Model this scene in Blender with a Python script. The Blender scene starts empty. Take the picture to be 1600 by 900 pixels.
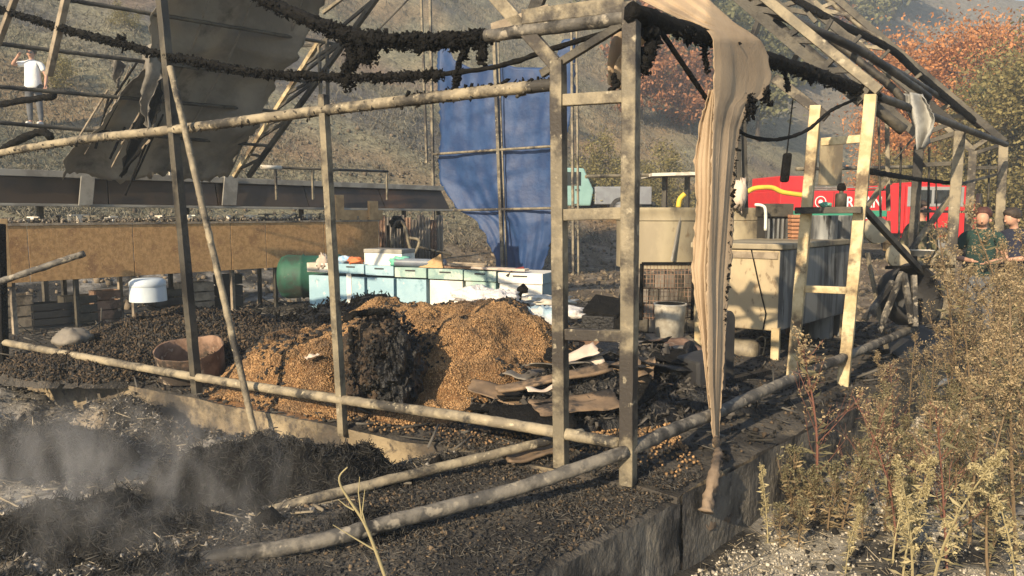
import bpy, math, random
import numpy as np
from mathutils import Vector, Matrix, noise as mnoise

random.seed(7); RNG = np.random.default_rng(7)
SC = bpy.context.scene
COL = SC.collection
R = math.radians
# ------------------------------------------------------------------ camera, sky, sun, exposure
EYE = 1.35; F = 1160.0; PITCH = math.atan(120.0 / F)
cam_d = bpy.data.cameras.new('camera'); cam = bpy.data.objects.new('camera', cam_d); COL.objects.link(cam)
cam.location = (0, 0, EYE); cam.rotation_euler = (math.pi / 2 - PITCH, 0, 0)
cam_d.sensor_width = 36.0; cam_d.lens = 36.0 * F / 1600.0; cam_d.clip_start = 0.05; cam_d.clip_end = 2000
SC.camera = cam
SUN_EL = 26.0; SUN_DIR = Vector((-0.57, -0.82, 0)).normalized()      # horizontal direction towards the sun
w = bpy.data.worlds.new('World'); SC.world = w; w.use_nodes = True
nt = w.node_tree; bg = nt.nodes['Background']
sky = nt.nodes.new('ShaderNodeTexSky'); sky.sky_type = 'NISHITA'; sky.sun_disc = False
sky.sun_elevation = R(SUN_EL); sky.sun_rotation = math.atan2(SUN_DIR.x, SUN_DIR.y)
sky.air_density = 1.0; sky.dust_density = 0.6
nt.links.new(sky.outputs[0], bg.inputs[0]); bg.inputs[1].default_value = 0.10
sun_d = bpy.data.lights.new('sun', 'SUN'); sun_d.energy = 5.0; sun_d.angle = R(0.6); sun_d.color = (1.0, 0.80, 0.54)
sun = bpy.data.objects.new('sun', sun_d); COL.objects.link(sun)
tos = Vector((SUN_DIR.x * math.cos(R(SUN_EL)), SUN_DIR.y * math.cos(R(SUN_EL)), math.sin(R(SUN_EL))))
sun.rotation_euler = tos.to_track_quat('Z', 'Y').to_euler()
SC.render.engine = 'CYCLES'
SC.view_settings.view_transform = 'Standard'; SC.view_settings.look = 'None'
SC.view_settings.exposure = 0.9; SC.view_settings.gamma = 1.0
SC.cycles.max_bounces = 6; SC.cycles.volume_bounces = 1; SC.cycles.transparent_max_bounces = 8

# ------------------------------------------------------------------ pixel -> place helpers
FW = Vector((0, math.cos(PITCH), -math.sin(PITCH))); UP = Vector((0, math.sin(PITCH), math.cos(PITCH)))
O = Vector((0, 0, EYE))
def ray(px, py): return FW + Vector((1, 0, 0)) * ((px - 800) / F) + UP * ((450 - py) / F)
def P(px, py, d):
    r = ray(px, py); return O + r * (d / r.y)
def G(px, py, z=0.0):
    r = ray(px, py); return O + r * ((z - EYE) / r.z)
C = G(982, 755, 0.0)
U = Vector((0.69, 0.72, 0)).normalized(); V = Vector((-0.86, 0.51, 0)).normalized()
def onplane(px, py, p0, d):
    n = Vector((d.y, -d.x, 0)); r = ray(px, py); return O + r * ((p0 - O).dot(n) / r.dot(n))
def GP(px, py, s=0.0, off=0.0): return onplane(px, py, C + U * s, V)          # plane of portal frame at distance s
def WP(px, py): return onplane(px, py, C, U)                                    # long right-hand wall
def bl(s, wv, z=0.0): q = C + U * s + V * wv; return Vector((q.x, q.y, z))      # building coordinates
DET = U.x * V.y - U.y * V.x
def to_sw(x, y):
    dx = x - C.x; dy = y - C.y
    return (dx * V.y - dy * V.x) / DET, (U.x * dy - U.y * dx) / DET

# ------------------------------------------------------------------ numpy noise
def _h(ix, iy, seed):
    n = (ix.astype(np.int64) * 374761393 + iy.astype(np.int64) * 668265263 + seed * 974634777) & 0x7fffffff
    n = ((n ^ (n >> 13)) * 1274126177) & 0x7fffffff
    return ((n ^ (n >> 16)) & 0xffff) / 65535.0
def vn(x, y, seed=0):
    x = np.asarray(x, float); y = np.asarray(y, float)
    ix = np.floor(x); iy = np.floor(y); fx = x - ix; fy = y - iy
    fx = fx * fx * (3 - 2 * fx); fy = fy * fy * (3 - 2 * fy)
    a = _h(ix, iy, seed); b = _h(ix + 1, iy, seed); c = _h(ix, iy + 1, seed); d = _h(ix + 1, iy + 1, seed)
    return (a * (1 - fx) + b * fx) * (1 - fy) + (c * (1 - fx) + d * fx) * fy
def fbm(x, y, seed=0, o=4):
    t = 0; a = 0.5
    for k in range(o): t = t + a * (vn(x, y, seed + k) - 0.5); x = np.asarray(x) * 2.03; y = np.asarray(y) * 2.03; a *= 0.55
    return t
def sst(a, b, x): t = np.clip((x - a) / (b - a), 0, 1); return t * t * (3 - 2 * t)

# ------------------------------------------------------------------ mesh helpers
class MB:
    def __init__(s): s.v = []; s.f = []; s.m = []
    def add(s, vs, fs, mi=0):
        b = len(s.v); s.v += [tuple(p) for p in vs]; s.f += [tuple(b + i for i in f) for f in fs]; s.m += [mi] * len(fs); return s
    def box(s, c, x, y, z, mi=0):       # centre + three half-axis vectors
        c = Vector(c); vs = [c + x * a + y * b + z * d for a in (-1, 1) for b in (-1, 1) for d in (-1, 1)]
        return s.add(vs, [(0, 1, 3, 2), (4, 6, 7, 5), (0, 4, 5, 1), (2, 3, 7, 6), (0, 2, 6, 4), (1, 5, 7, 3)], mi)
    def abox(s, x0, x1, y0, y1, z0, z1, mi=0):
        return s.box(((x0 + x1) / 2, (y0 + y1) / 2, (z0 + z1) / 2), Vector(((x1 - x0) / 2, 0, 0)), Vector((0, (y1 - y0) / 2, 0)), Vector((0, 0, (z1 - z0) / 2)), mi)
    def bar(s, a, b, w, h, up=Vector((0, 0, 1)), mi=0):     # box-section bar, w across, h along 'up'
        a = Vector(a); b = Vector(b); d = (b - a); L = d.length; d.normalize()
        sx = d.cross(up)
        if sx.length < 1e-4: sx = d.cross(Vector((1, 0, 0)))
        sx.normalize(); uy = sx.cross(d).normalized()
        return s.box((a + b) / 2, d * (L / 2), sx * (w / 2), uy * (h / 2), mi)
    def tube(s, path, r, n=8, rough=0.0, freq=14.0, seed=0.0, cap=True, mi=0):
        path = [Vector(p) for p in path]; rs = r if isinstance(r, (list, tuple)) else [r] * len(path)
        base = len(s.v); nr = len(path); px_ = None
        for i, p in enumerate(path):
            t = (path[min(i + 1, nr - 1)] - path[max(i - 1, 0)]).normalized()
            if px_ is None:
                px_ = t.cross(Vector((0, 0, 1)))
                if px_.length < 1e-3: px_ = t.cross(Vector((1, 0, 0)))
            px_ = (px_ - t * px_.dot(t)).normalized(); py_ = t.cross(px_)
            for k in range(n):
                a = 2 * math.pi * k / n; dv = px_ * math.cos(a) + py_ * math.sin(a); q = p + dv * rs[i]
                if rough: q = q + dv * rough * max(-0.6, 0.55 * mnoise.noise(q * freq + Vector((seed, 0, 0))) + 0.75 * mnoise.noise(q * freq * 2.7 + Vector((0, seed, 0))))
                s.v.append(tuple(q))
        for i in range(nr - 1):
            for k in range(n):
                k2 = (k + 1) % n
                s.f.append((base + i * n + k, base + i * n + k2, base + (i + 1) * n + k2, base + (i + 1) * n + k)); s.m.append(mi)
        if cap:
            s.f.append(tuple(base + k for k in range(n))[::-1]); s.f.append(tuple(base + (nr - 1) * n + k for k in range(n))); s.m += [mi, mi]
        return s
    def lathe(s, c, prof, n=24, mi=0, axis=None, xd=None):     # prof: (radius, height)
        c = Vector(c); ax = (axis or Vector((0, 0, 1))).normalized()
        xd = xd or (Vector((1, 0, 0)) if abs(ax.x) < 0.9 else Vector((0, 1, 0))); xd = (xd - ax * xd.dot(ax)).normalized(); yd = ax.cross(xd)
        b = len(s.v)
        for (r, h) in prof:
            for k in range(n):
                a = 2 * math.pi * k / n; s.v.append(tuple(c + ax * h + xd * (r * math.cos(a)) + yd * (r * math.sin(a))))
        for i in range(len(prof) - 1):
            for k in range(n):
                k2 = (k + 1) % n; s.f.append((b + i * n + k, b + i * n + k2, b + (i + 1) * n + k2, b + (i + 1) * n + k)); s.m.append(mi)
        return s
    def blob(s, c, rx, ry, rz, rough=0.3, freq=4.0, seed=0.0, n=12, mi=0):
        c = Vector(c); b = len(s.v); m = n // 2 + 1
        for i in range(m + 1):
            th = math.pi * i / m
            for k in range(n):
                ph = 2 * math.pi * k / n; d = Vector((math.sin(th) * math.cos(ph), math.sin(th) * math.sin(ph), math.cos(th)))
                q = d * freq + Vector((seed, seed * .7, 0)); rr = 1 + rough * (mnoise.noise(q) + 0.6 * mnoise.noise(q * 2.3) + 0.4 * mnoise.noise(q * 5.1))
                s.v.append((c.x + d.x * rx * rr, c.y + d.y * ry * rr, c.z + d.z * rz * rr))
        for i in range(m):
            for k in range(n):
                k2 = (k + 1) % n; s.f.append((b + i * n + k, b + (i + 1) * n + k, b + (i + 1) * n + k2, b + i * n + k2)); s.m.append(mi)
        return s
    def build(s, name, mats, parent=None, smooth=False, bevel=0.0, local=False):
        me = bpy.data.meshes.new(name); me.from_pydata(s.v, [], s.f)
        if not isinstance(mats, (list, tuple)): mats = [mats]
        for m in mats: me.materials.append(m)
        if len(mats) > 1: me.polygons.foreach_set('material_index', s.m)
        if smooth: me.polygons.foreach_set('use_smooth', [True] * len(me.polygons))
        me.update(); return link(name, me, parent, bevel, local)
def link(name, me, parent=None, bevel=0.0, local=False):
    o = bpy.data.objects.new(name, me); COL.objects.link(o)
    if parent is not None:
        o.parent = parent
        if not local: o.location = -world_loc(parent)
    if bevel:
        b = o.modifiers.new('bevel', 'BEVEL'); b.width = bevel; b.segments = 2; b.limit_method = 'ANGLE'
    return o
def world_loc(o):
    l = Vector(o.location); p = o.parent
    while p is not None: l = l + Vector(p.location); p = p.parent
    return l
def np_mesh(name, Vv, T, mat, parent=None, smooth=False, local=False):
    me = bpy.data.meshes.new(name); Vv = np.asarray(Vv, np.float32); T = np.asarray(T, np.int32)
    me.vertices.add(len(Vv)); me.vertices.foreach_set('co', Vv.ravel())
    k = T.shape[1]; me.loops.add(T.size); me.loops.foreach_set('vertex_index', T.ravel())
    me.polygons.add(len(T)); me.polygons.foreach_set('loop_start', np.arange(len(T), dtype=np.int32) * k)
    try: me.polygons.foreach_set('loop_total', np.full(len(T), k, dtype=np.int32))
    except Exception: pass
    if smooth: me.polygons.foreach_set('use_smooth', np.ones(len(T), dtype=bool))
    me.materials.append(mat); me.update(calc_edges=True); me.validate()
    return link(name, me, parent, 0, local)
def rotmats(n, rng, tilt=None):
    q = rng.normal(size=(n, 4)); q /= np.linalg.norm(q, axis=1)[:, None]
    a, b, c, d = q.T
    return np.stack([np.stack([1 - 2 * (c * c + d * d), 2 * (b * c - a * d), 2 * (b * d + a * c)], 1),
                     np.stack([2 * (b * c + a * d), 1 - 2 * (b * b + d * d), 2 * (c * d - a * b)], 1),
                     np.stack([2 * (b * d - a * c), 2 * (c * d + a * b), 1 - 2 * (b * b + c * c)], 1)], 1)
OCT_V = np.array([(1, 0, 0), (-1, 0, 0), (0, 1, 0), (0, -1, 0), (0, 0, 1), (0, 0, -1)], float)
OCT_F = np.array([(0, 2, 4), (2, 1, 4), (1, 3, 4), (3, 0, 4), (2, 0, 5), (1, 2, 5), (3, 1, 5), (0, 3, 5)])
PRI_V = np.array([(-1, 1, 0), (-1, -.5, .87), (-1, -.5, -.87), (1, 1, 0), (1, -.5, .87), (1, -.5, -.87)], float)
PRI_F = np.array([(0, 1, 4), (0, 4, 3), (1, 2, 5), (1, 5, 4), (2, 0, 3), (2, 3, 5), (0, 2, 1), (3, 4, 5)])
BOX_V = np.array([(a, b, c) for a in (-1, 1) for b in (-1, 1) for c in (-1, 1)], float)
BOX_F = np.array([(0, 1, 3), (0, 3, 2), (4, 6, 7), (4, 7, 5), (0, 4, 5), (0, 5, 1), (2, 3, 7), (2, 7, 6), (0, 2, 6), (0, 6, 4), (1, 5, 7), (1, 7, 3)])
def scatter(name, pos, scl, BV, BF, mat, rng, parent=None, mats=None, jitter=0.0):
    n = len(pos); M = rotmats(n, rng) if mats is None else mats
    L = BV[None] * scl[:, None, :]
    if jitter: L = L * (1 + rng.uniform(-jitter, jitter, L.shape))
    Vv = np.einsum('nij,nkj->nki', M, L) + pos[:, None, :]
    T = BF[None] + (np.arange(n) * len(BV))[:, None, None]
    return np_mesh(name, Vv.reshape(-1, 3), T.reshape(-1, 3), mat, parent)
def dirmats(d, rng):       # matrices whose x axis is d
    d = d / np.linalg.norm(d, axis=1)[:, None]; r = rng.normal(size=d.shape)
    y = np.cross(d, r); y /= np.linalg.norm(y, axis=1)[:, None]; z = np.cross(d, y)
    return np.stack([d, y, z], 2)
def tag(o, label=None, cat=None, group=None, kind=None):
    if label: o['label'] = label
    if cat: o['category'] = cat
    if group: o['group'] = group
    if kind: o['kind'] = kind
    return o
def thing(name, label, cat, loc=(0, 0, 0), group=None):
    o = bpy.data.objects.new(name, None); COL.objects.link(o); o.location = loc; o.empty_display_size = 0.1
    return tag(o, label, cat, group)
def dup(o, parent=None):
    c = o.copy(); COL.objects.link(c)
    if parent is not None: c.parent = parent
    for ch in [x for x in COL.objects if x.parent == o]: dup(ch, c)
    return c
def lerp_path(pts, step):
    out = []
    for a, b in zip(pts[:-1], pts[1:]):
        n = max(1, int((b - a).length / step))
        for i in range(n): out.append(a.lerp(b, i / n))
    out.append(pts[-1]); return out
def spline(pts, sub=6):
    out = []
    for i in range(len(pts) - 1):
        p0 = pts[max(i - 1, 0)]; p1 = pts[i]; p2 = pts[i + 1]; p3 = pts[min(i + 2, len(pts) - 1)]
        for k in range(sub):
            t = k / sub; out.append(0.5 * ((2 * p1) + (p2 - p0) * t + (2 * p0 - 5 * p1 + 4 * p2 - p3) * t * t + (3 * p1 - p0 - 3 * p2 + p3) * t ** 3))
    out.append(pts[-1]); return out

# ------------------------------------------------------------------ materials
def pm(name, c1, c2=None, scale=4.0, rough=0.7, metal=0.0, bump=0.25, bscale=30.0, dist=0.01, lo=0.4, hi=0.6, c3=None, s3=1.5, t3=(0.5, 0.65),
       island=0.0, trans=0.0, stretch=(1, 1, 1), spec=0.4, c4=None, s4=40, t4=(0.55, 0.7)):
    m = bpy.data.materials.new(name); m.use_nodes = True; t = m.node_tree; N = t.nodes; L = t.links
    b = N['Principled BSDF']; b.inputs['Roughness'].default_value = rough; b.inputs['Metallic'].default_value = metal
    b.inputs['Specular IOR Level'].default_value = spec
    tc = N.new('ShaderNodeTexCoord'); mp = N.new('ShaderNodeMapping'); mp.inputs['Scale'].default_value = stretch
    L.new(tc.outputs['Object'], mp.inputs['Vector'])
    def nz(sc, det=6, ro=0.6):
        n = N.new('ShaderNodeTexNoise'); n.inputs['Scale'].default_value = sc; n.inputs['Detail'].default_value = det; n.inputs['Roughness'].default_value = ro
        L.new(mp.outputs[0], n.inputs['Vector']); return n.outputs['Fac']
    def ramp(fac, a, bb):
        r = N.new('ShaderNodeMapRange'); r.interpolation_type = 'SMOOTHSTEP'; r.inputs['From Min'].default_value = a; r.inputs['From Max'].default_value = bb
        L.new(fac, r.inputs['Value']); return r.outputs[0]
    def mix(fac, A, B):
        x = N.new('ShaderNodeMix'); x.data_type = 'RGBA'; L.new(fac, x.inputs['Factor'])
        for sock, val in ((x.inputs[6], A), (x.inputs[7], B)):
            if isinstance(val, tuple): sock.default_value = (*val, 1)
            else: L.new(val, sock)
        return x.outputs[2]
    col = c1
    if c2: col = mix(ramp(nz(scale), lo, hi), c1, c2)
    if c3: col = mix(ramp(nz(s3, 8, 0.65), *t3), col, c3)
    if c4: col = mix(ramp(nz(s4, 3), *t4), col, c4)
    if island:
        g = N.new('ShaderNodeNewGeometry'); mr = N.new('ShaderNodeMapRange'); L.new(g.outputs['Random Per Island'], mr.inputs['Value'])
        mr.inputs['To Min'].default_value = 1 - island; mr.inputs['To Max'].default_value = 1 + island * 0.6
        hs = N.new('ShaderNodeHueSaturation'); L.new(mr.outputs[0], hs.inputs['Value'])
        if isinstance(col, tuple): hs.inputs['Color'].default_value = (*col, 1)
        else: L.new(col, hs.inputs['Color'])
        col = hs.outputs[0]
    if isinstance(col, tuple): b.inputs['Base Color'].default_value = (*col, 1)
    else: L.new(col, b.inputs['Base Color'])
    if bump:
        bp = N.new('ShaderNodeBump'); bp.inputs['Strength'].default_value = bump; bp.inputs['Distance'].default_value = dist
        L.new(nz(bscale, 4), bp.inputs['Height']); L.new(bp.outputs[0], b.inputs['Normal'])
    if trans:
        td = N.new('ShaderNodeBsdfTranslucent'); ms = N.new('ShaderNodeMixShader'); ms.inputs[0].default_value = trans
        if isinstance(col, tuple): td.inputs['Color'].default_value = (*col, 1)
        else: L.new(col, td.inputs['Color'])
        L.new(b.outputs[0], ms.inputs[1]); L.new(td.outputs[0], ms.inputs[2]); L.new(ms.outputs[0], N['Material Output'].inputs['Surface'])
    return m
CHAR = (0.006, 0.006, 0.006)
M = {}
M['char'] = pm('charred', CHAR, (0.011, 0.0105, 0.010), 18, 0.9, spec=0.12, bump=0.9, bscale=55, dist=0.02, c4=(0.016, 0.014, 0.012), s4=26, t4=(0.6, 0.78))
M['char_shiny'] = pm('charred_gloss', (0.005, 0.005, 0.006), (0.014, 0.014, 0.014), 9, 0.45, bump=0.9, bscale=40, dist=0.02)
M['steel'] = pm('sooty_steel', (0.24, 0.205, 0.14), (0.14, 0.122, 0.088), 7, 0.6, 0.1, bump=0.3, bscale=60, c3=(0.035, 0.03, 0.026), s3=2.4, t3=(0.47, 0.6), c4=(0.33, 0.29, 0.21), s4=16, t4=(0.6, 0.74))
M['steel_dark'] = pm('dark_steel', (0.05, 0.046, 0.038), (0.10, 0.088, 0.065), 6, 0.6, 0.1, bump=0.4, bscale=60, c3=(0.012, 0.011, 0.01), s3=3.0, t3=(0.45, 0.6))
M['steel_pale'] = pm('pale_steel', (0.56, 0.47, 0.29), (0.40, 0.31, 0.17), 6, 0.6, 0.1, bump=0.3, bscale=60, c3=(0.10, 0.07, 0.042), s3=2.6, t3=(0.47, 0.62))
M['pipe'] = pm('scorched_pipe', (0.30, 0.255, 0.175), (0.17, 0.145, 0.105), 9, 0.7, bump=0.45, bscale=45, c3=(0.035, 0.032, 0.028), s3=3.4, t3=(0.5, 0.62), c4=(0.46, 0.40, 0.28), s4=22, t4=(0.6, 0.75))
M['pipe_grey'] = pm('grey_pipe', (0.17, 0.155, 0.13), (0.07, 0.066, 0.06), 9, 0.7, bump=0.5, bscale=45, c3=(0.02, 0.019, 0.018), s3=2.6, t3=(0.48, 0.58), c4=(0.27, 0.24, 0.19), s4=14, t4=(0.56, 0.66))
M['concrete'] = pm('concrete', (0.30, 0.24, 0.15), (0.2, 0.16, 0.105), 3, 0.9, bump=0.6, bscale=35, dist=0.02, c3=(0.05, 0.045, 0.04), s3=1.6, t3=(0.40, 0.56), c4=(0.08, 0.065, 0.05), s4=14, t4=(0.5, 0.66))  # soot patches that also stand in for shadow along the kerb
M['plinth'] = pm('sooty_plinth', (0.13, 0.12, 0.103), (0.06, 0.056, 0.052), 3, 0.9, bump=0.8, bscale=22, dist=0.025, c3=(0.018, 0.018, 0.018), s3=3.0, t3=(0.5, 0.66), stretch=(1.2, 1.2, 0.8), c4=(0.2, 0.18, 0.15), s4=9, t4=(0.6, 0.72))
M['floor'] = pm('sooty_floor', (0.075, 0.067, 0.056), (0.022, 0.02, 0.018), 2.5, 0.95, bump=0.9, bscale=30, dist=0.03, c3=(0.22, 0.18, 0.12), s3=1.6, t3=(0.58, 0.72), c4=(0.015, 0.014, 0.013), s4=14, t4=(0.55, 0.7))
M['ash'] = pm('ash_ground', (0.075, 0.068, 0.06), (0.022, 0.021, 0.02), 2.2, 0.95, bump=1.0, bscale=26, dist=0.05, c3=(0.17, 0.155, 0.13), s3=1.3, t3=(0.55, 0.72), c4=(0.13, 0.105, 0.075), s4=48, t4=(0.56, 0.7))
M['straw'] = pm('burnt_straw', (0.075, 0.07, 0.062), None, rough=0.95, bump=0, island=0.75)
M['straw_pale'] = pm('pale_straw', (0.27, 0.23, 0.165), None, rough=0.9, bump=0, island=0.6)
M['chunk'] = pm('char_chunks', (0.022, 0.021, 0.02), None, rough=0.9, bump=0, island=0.85)
M['brownchunk'] = pm('brown_chunks', (0.075, 0.053, 0.033), None, rough=0.9, bump=0, island=0.8)
M['gravel'] = pm('ash_gravel', (0.40, 0.365, 0.30), None, rough=0.95, bump=0, island=0.65)
M['pellet'] = pm('pellets', (0.34, 0.205, 0.095), (0.22, 0.135, 0.066), 3.5, 0.8, bump=0, c3=(0.11, 0.072, 0.042), s3=1.6, t3=(0.48, 0.6), island=0.6)
M['pellet_base'] = pm('pellet_mound', (0.24, 0.125, 0.05), (0.12, 0.065, 0.03), 6, 0.9, bump=1.0, bscale=70, dist=0.03)
M['osb'] = pm('strand_board', (0.46, 0.275, 0.12), (0.34, 0.20, 0.085), 22, 0.8, bump=0.3, bscale=50, c3=(0.27, 0.15, 0.07), s3=5.0, t3=(0.52, 0.68), c4=(0.47, 0.30, 0.14), s4=38, t4=(0.58, 0.68))
M['wood'] = pm('bare_wood', (0.48, 0.32, 0.16), (0.36, 0.23, 0.11), 8, 0.75, bump=0.25, bscale=40, stretch=(1, 1, 1))
M['wood_grey'] = pm('weathered_wood', (0.30, 0.25, 0.185), (0.19, 0.155, 0.115), 9, 0.85, bump=0.4, bscale=45, c3=(0.05, 0.044, 0.038), s3=3, t3=(0.52, 0.68))
M['blue_hive'] = pm('blue_hive_paint', (0.25, 0.40, 0.48), (0.31, 0.46, 0.53), 4, 0.7, bump=0.25, bscale=40, c3=(0.15, 0.27, 0.33), s3=6, t3=(0.55, 0.66), c4=(0.48, 0.54, 0.52), s4=11, t4=(0.62, 0.72))
M['teal_hive'] = pm('teal_hive_paint', (0.29, 0.41, 0.37), (0.2, 0.31, 0.30), 5, 0.7, bump=0.25, bscale=40, c3=(0.46, 0.52, 0.46), s3=4, t3=(0.5, 0.6))
M['white'] = pm('white_paint', (0.74, 0.72, 0.66), (0.60, 0.58, 0.52), 4, 0.6, bump=0.25, bscale=40, c3=(0.35, 0.3, 0.23), s3=4, t3=(0.62, 0.72))
M['white_dirty'] = pm('dirty_white', (0.66, 0.63, 0.55), (0.42, 0.38, 0.31), 5, 0.7, bump=0.3, bscale=30, c3=(0.12, 0.1, 0.08), s3=3, t3=(0.6, 0.75))
M['plastic_bag'] = pm('plastic_bag', (0.72, 0.70, 0.66), (0.55, 0.54, 0.55), 6, 0.35, bump=0.7, bscale=16, dist=0.03, c3=(0.30, 0.2, 0.1), s3=4, t3=(0.62, 0.74))
M['print_bag'] = pm('printed_sack', (0.62, 0.58, 0.52), (0.30, 0.42, 0.50), 5, 0.4, bump=0.7, bscale=14, dist=0.03, c3=(0.55, 0.16, 0.12), s3=4, t3=(0.6, 0.66))
M['blue_tarp'] = pm('blue_tarp', (0.012, 0.04, 0.13), (0.02, 0.058, 0.165), 3, 0.55, bump=0.35, bscale=9, dist=0.03, c3=(0.035, 0.075, 0.19), s3=2.5, t3=(0.62, 0.9), trans=0.1)
M['grey_tarp'] = pm('grey_tarp', (0.33, 0.305, 0.26), (0.22, 0.205, 0.18), 1.6, 0.75, bump=0.5, bscale=7, dist=0.04, c3=(0.09, 0.083, 0.075), s3=1.0, t3=(0.5, 0.64), trans=0.34)  # soot blotches, contrast raised to stand in for fold shading
M['curtain'] = pm('scorched_canvas', (0.42, 0.325, 0.225), (0.35, 0.265, 0.18), 1.6, 0.85, bump=0.25, bscale=60, spec=0.15, c3=(0.17, 0.135, 0.10), s3=1.3, t3=(0.5, 0.7), trans=0.08)
M['canvas_dark'] = pm('burnt_canvas', (0.20, 0.15, 0.105), (0.12, 0.09, 0.065), 5, 0.9, bump=0.6, bscale=26, c3=(0.03, 0.026, 0.022), s3=4, t3=(0.52, 0.64))
M['rag'] = pm('grey_rag', (0.33, 0.33, 0.31), (0.20, 0.2, 0.19), 7, 0.8, bump=0.4, bscale=20)
M['brown_metal'] = pm('burnt_sheet_metal', (0.055, 0.045, 0.040), (0.085, 0.062, 0.048), 1.3, 0.42, 0.55, bump=0.12, bscale=12, c3=(0.17, 0.085, 0.045), s3=0.6, t3=(0.55, 0.75))
M['flange'] = pm('galvanised_flange', (0.30, 0.29, 0.26), (0.20, 0.19, 0.17), 4, 0.55, 0.2, bump=0.15, bscale=30)
M['galv'] = pm('scorched_galvanised', (0.36, 0.31, 0.21), (0.25, 0.215, 0.15), 2.0, 0.6, 0.15, bump=0.15, bscale=24, c3=(0.09, 0.078, 0.062), s3=1.8, t3=(0.48, 0.66), stretch=(1, 1, 0.6), c4=(0.2, 0.15, 0.09), s4=9, t4=(0.62, 0.76))
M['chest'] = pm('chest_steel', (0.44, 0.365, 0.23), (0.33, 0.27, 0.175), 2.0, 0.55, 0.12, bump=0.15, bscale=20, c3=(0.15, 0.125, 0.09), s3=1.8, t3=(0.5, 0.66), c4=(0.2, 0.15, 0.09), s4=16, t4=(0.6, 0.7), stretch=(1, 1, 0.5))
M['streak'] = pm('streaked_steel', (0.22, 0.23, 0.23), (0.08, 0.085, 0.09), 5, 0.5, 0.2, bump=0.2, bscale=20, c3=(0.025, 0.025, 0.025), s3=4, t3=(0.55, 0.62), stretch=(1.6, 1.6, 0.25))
M['green'] = pm('green_plastic', (0.02, 0.095, 0.06), (0.014, 0.06, 0.042), 3, 0.65, bump=0.25, bscale=20, c3=(0.03, 0.033, 0.026), s3=3, t3=(0.48, 0.66), c4=(0.1, 0.12, 0.09), s4=14, t4=(0.6, 0.72))
M['mint'] = pm('mint_net', (0.12, 0.42, 0.30), (0.2, 0.5, 0.4), 9, 0.7, bump=0.6, bscale=40)
M['pvc'] = pm('grey_pvc', (0.17, 0.20, 0.24), (0.14, 0.16, 0.2), 5, 0.45, bump=0.05)
M['black'] = pm('black_plastic', (0.02, 0.02, 0.022), (0.03, 0.03, 0.03), 6, 0.6, bump=0.3, bscale=30)
M['red_stain'] = pm('red_paint', (0.22, 0.02, 0.018), (0.15, 0.016, 0.016), 5, 0.6, bump=0.1)
M['orange_rag'] = pm('orange_rag', (0.62, 0.19, 0.07), (0.5, 0.14, 0.06), 7, 0.8, bump=0.5, bscale=30)
M['blue_plastic'] = pm('blue_plastic', (0.20, 0.42, 0.68), (0.5, 0.6, 0.7), 9, 0.5, bump=0.2)
M['bucket'] = pm('pale_blue_plastic', (0.52, 0.58, 0.62), (0.46, 0.52, 0.57), 4, 0.45, bump=0.08)
M['rust'] = pm('rusty_iron', (0.25, 0.16, 0.11), (0.13, 0.075, 0.048), 6, 0.8, 0.1, bump=0.5, bscale=40, c3=(0.045, 0.036, 0.03), s3=2.6, t3=(0.5, 0.62), c4=(0.36, 0.29, 0.22), s4=12, t4=(0.58, 0.7))
M['corr'] = pm('corrugated_iron', (0.20, 0.18, 0.15), (0.12, 0.105, 0.09), 3, 0.65, 0.2, bump=0.2, bscale=20, c3=(0.04, 0.036, 0.033), s3=3, t3=(0.52, 0.68), stretch=(1, 1, .4))
M['cardboard'] = pm('cardboard', (0.23, 0.16, 0.10), (0.13, 0.092, 0.06), 4, 0.85, bump=0.25, bscale=20, c3=(0.03, 0.025, 0.022), s3=3.0, t3=(0.48, 0.58))
M['paper'] = pm('scorched_paper', (0.58, 0.50, 0.41), (0.44, 0.36, 0.3), 4, 0.85, bump=0.3, bscale=16, c3=(0.1, 0.075, 0.06), s3=3, t3=(0.6, 0.7))
M['block'] = pm('clay_block', (0.40, 0.20, 0.11), (0.33, 0.165, 0.09), 8, 0.85, bump=0.4, bscale=30)
M['truck_red'] = pm('fire_red', (0.62, 0.028, 0.03), (0.56, 0.026, 0.03), 3, 0.35, bump=0.02, c3=(0.42, 0.05, 0.04), s3=2, t3=(0.62, 0.8))
M['truck_green'] = pm('truck_green', (0.04, 0.26, 0.16), None, rough=0.4, bump=0)
M['glass'] = pm('dark_glass', (0.015, 0.018, 0.02), None, rough=0.08, bump=0, spec=0.6)
M['tyre'] = pm('tyre', (0.022, 0.022, 0.022), (0.05, 0.045, 0.04), 9, 0.9, bump=0.4)
M['rim'] = pm('wheel_rim', (0.35, 0.34, 0.32), None, rough=0.5, metal=0.5, bump=0.1)
M['grey_paint'] = pm('grey_paint', (0.30, 0.31, 0.31), (0.25, 0.26, 0.26), 3, 0.5, bump=0.05)
M['lettering'] = pm('white_lettering', (0.8, 0.8, 0.78), None, rough=0.5, bump=0)
M['pickup'] = pm('pale_green_paint', (0.25, 0.42, 0.40), (0.22, 0.38, 0.36), 3, 0.4, bump=0.03)
M['pickup_grey'] = pm('grey_bed_paint', (0.24, 0.26, 0.28), (0.2, 0.21, 0.23), 3, 0.5, bump=0.03)
M['yellow'] = pm('yellow_hose', (0.72, 0.50, 0.05), (0.6, 0.42, 0.05), 6, 0.6, bump=0.1)
M['skin'] = pm('skin', (0.50, 0.29, 0.20), (0.45, 0.25, 0.17), 12, 0.55, bump=0.05)
M['hair'] = pm('dark_hair', (0.03, 0.022, 0.016), (0.05, 0.035, 0.025), 30, 0.6, bump=0.6, bscale=80)
M['hair_red'] = pm('auburn_hair', (0.09, 0.032, 0.022), (0.06, 0.022, 0.016), 30, 0.6, bump=0.6, bscale=80)
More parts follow.
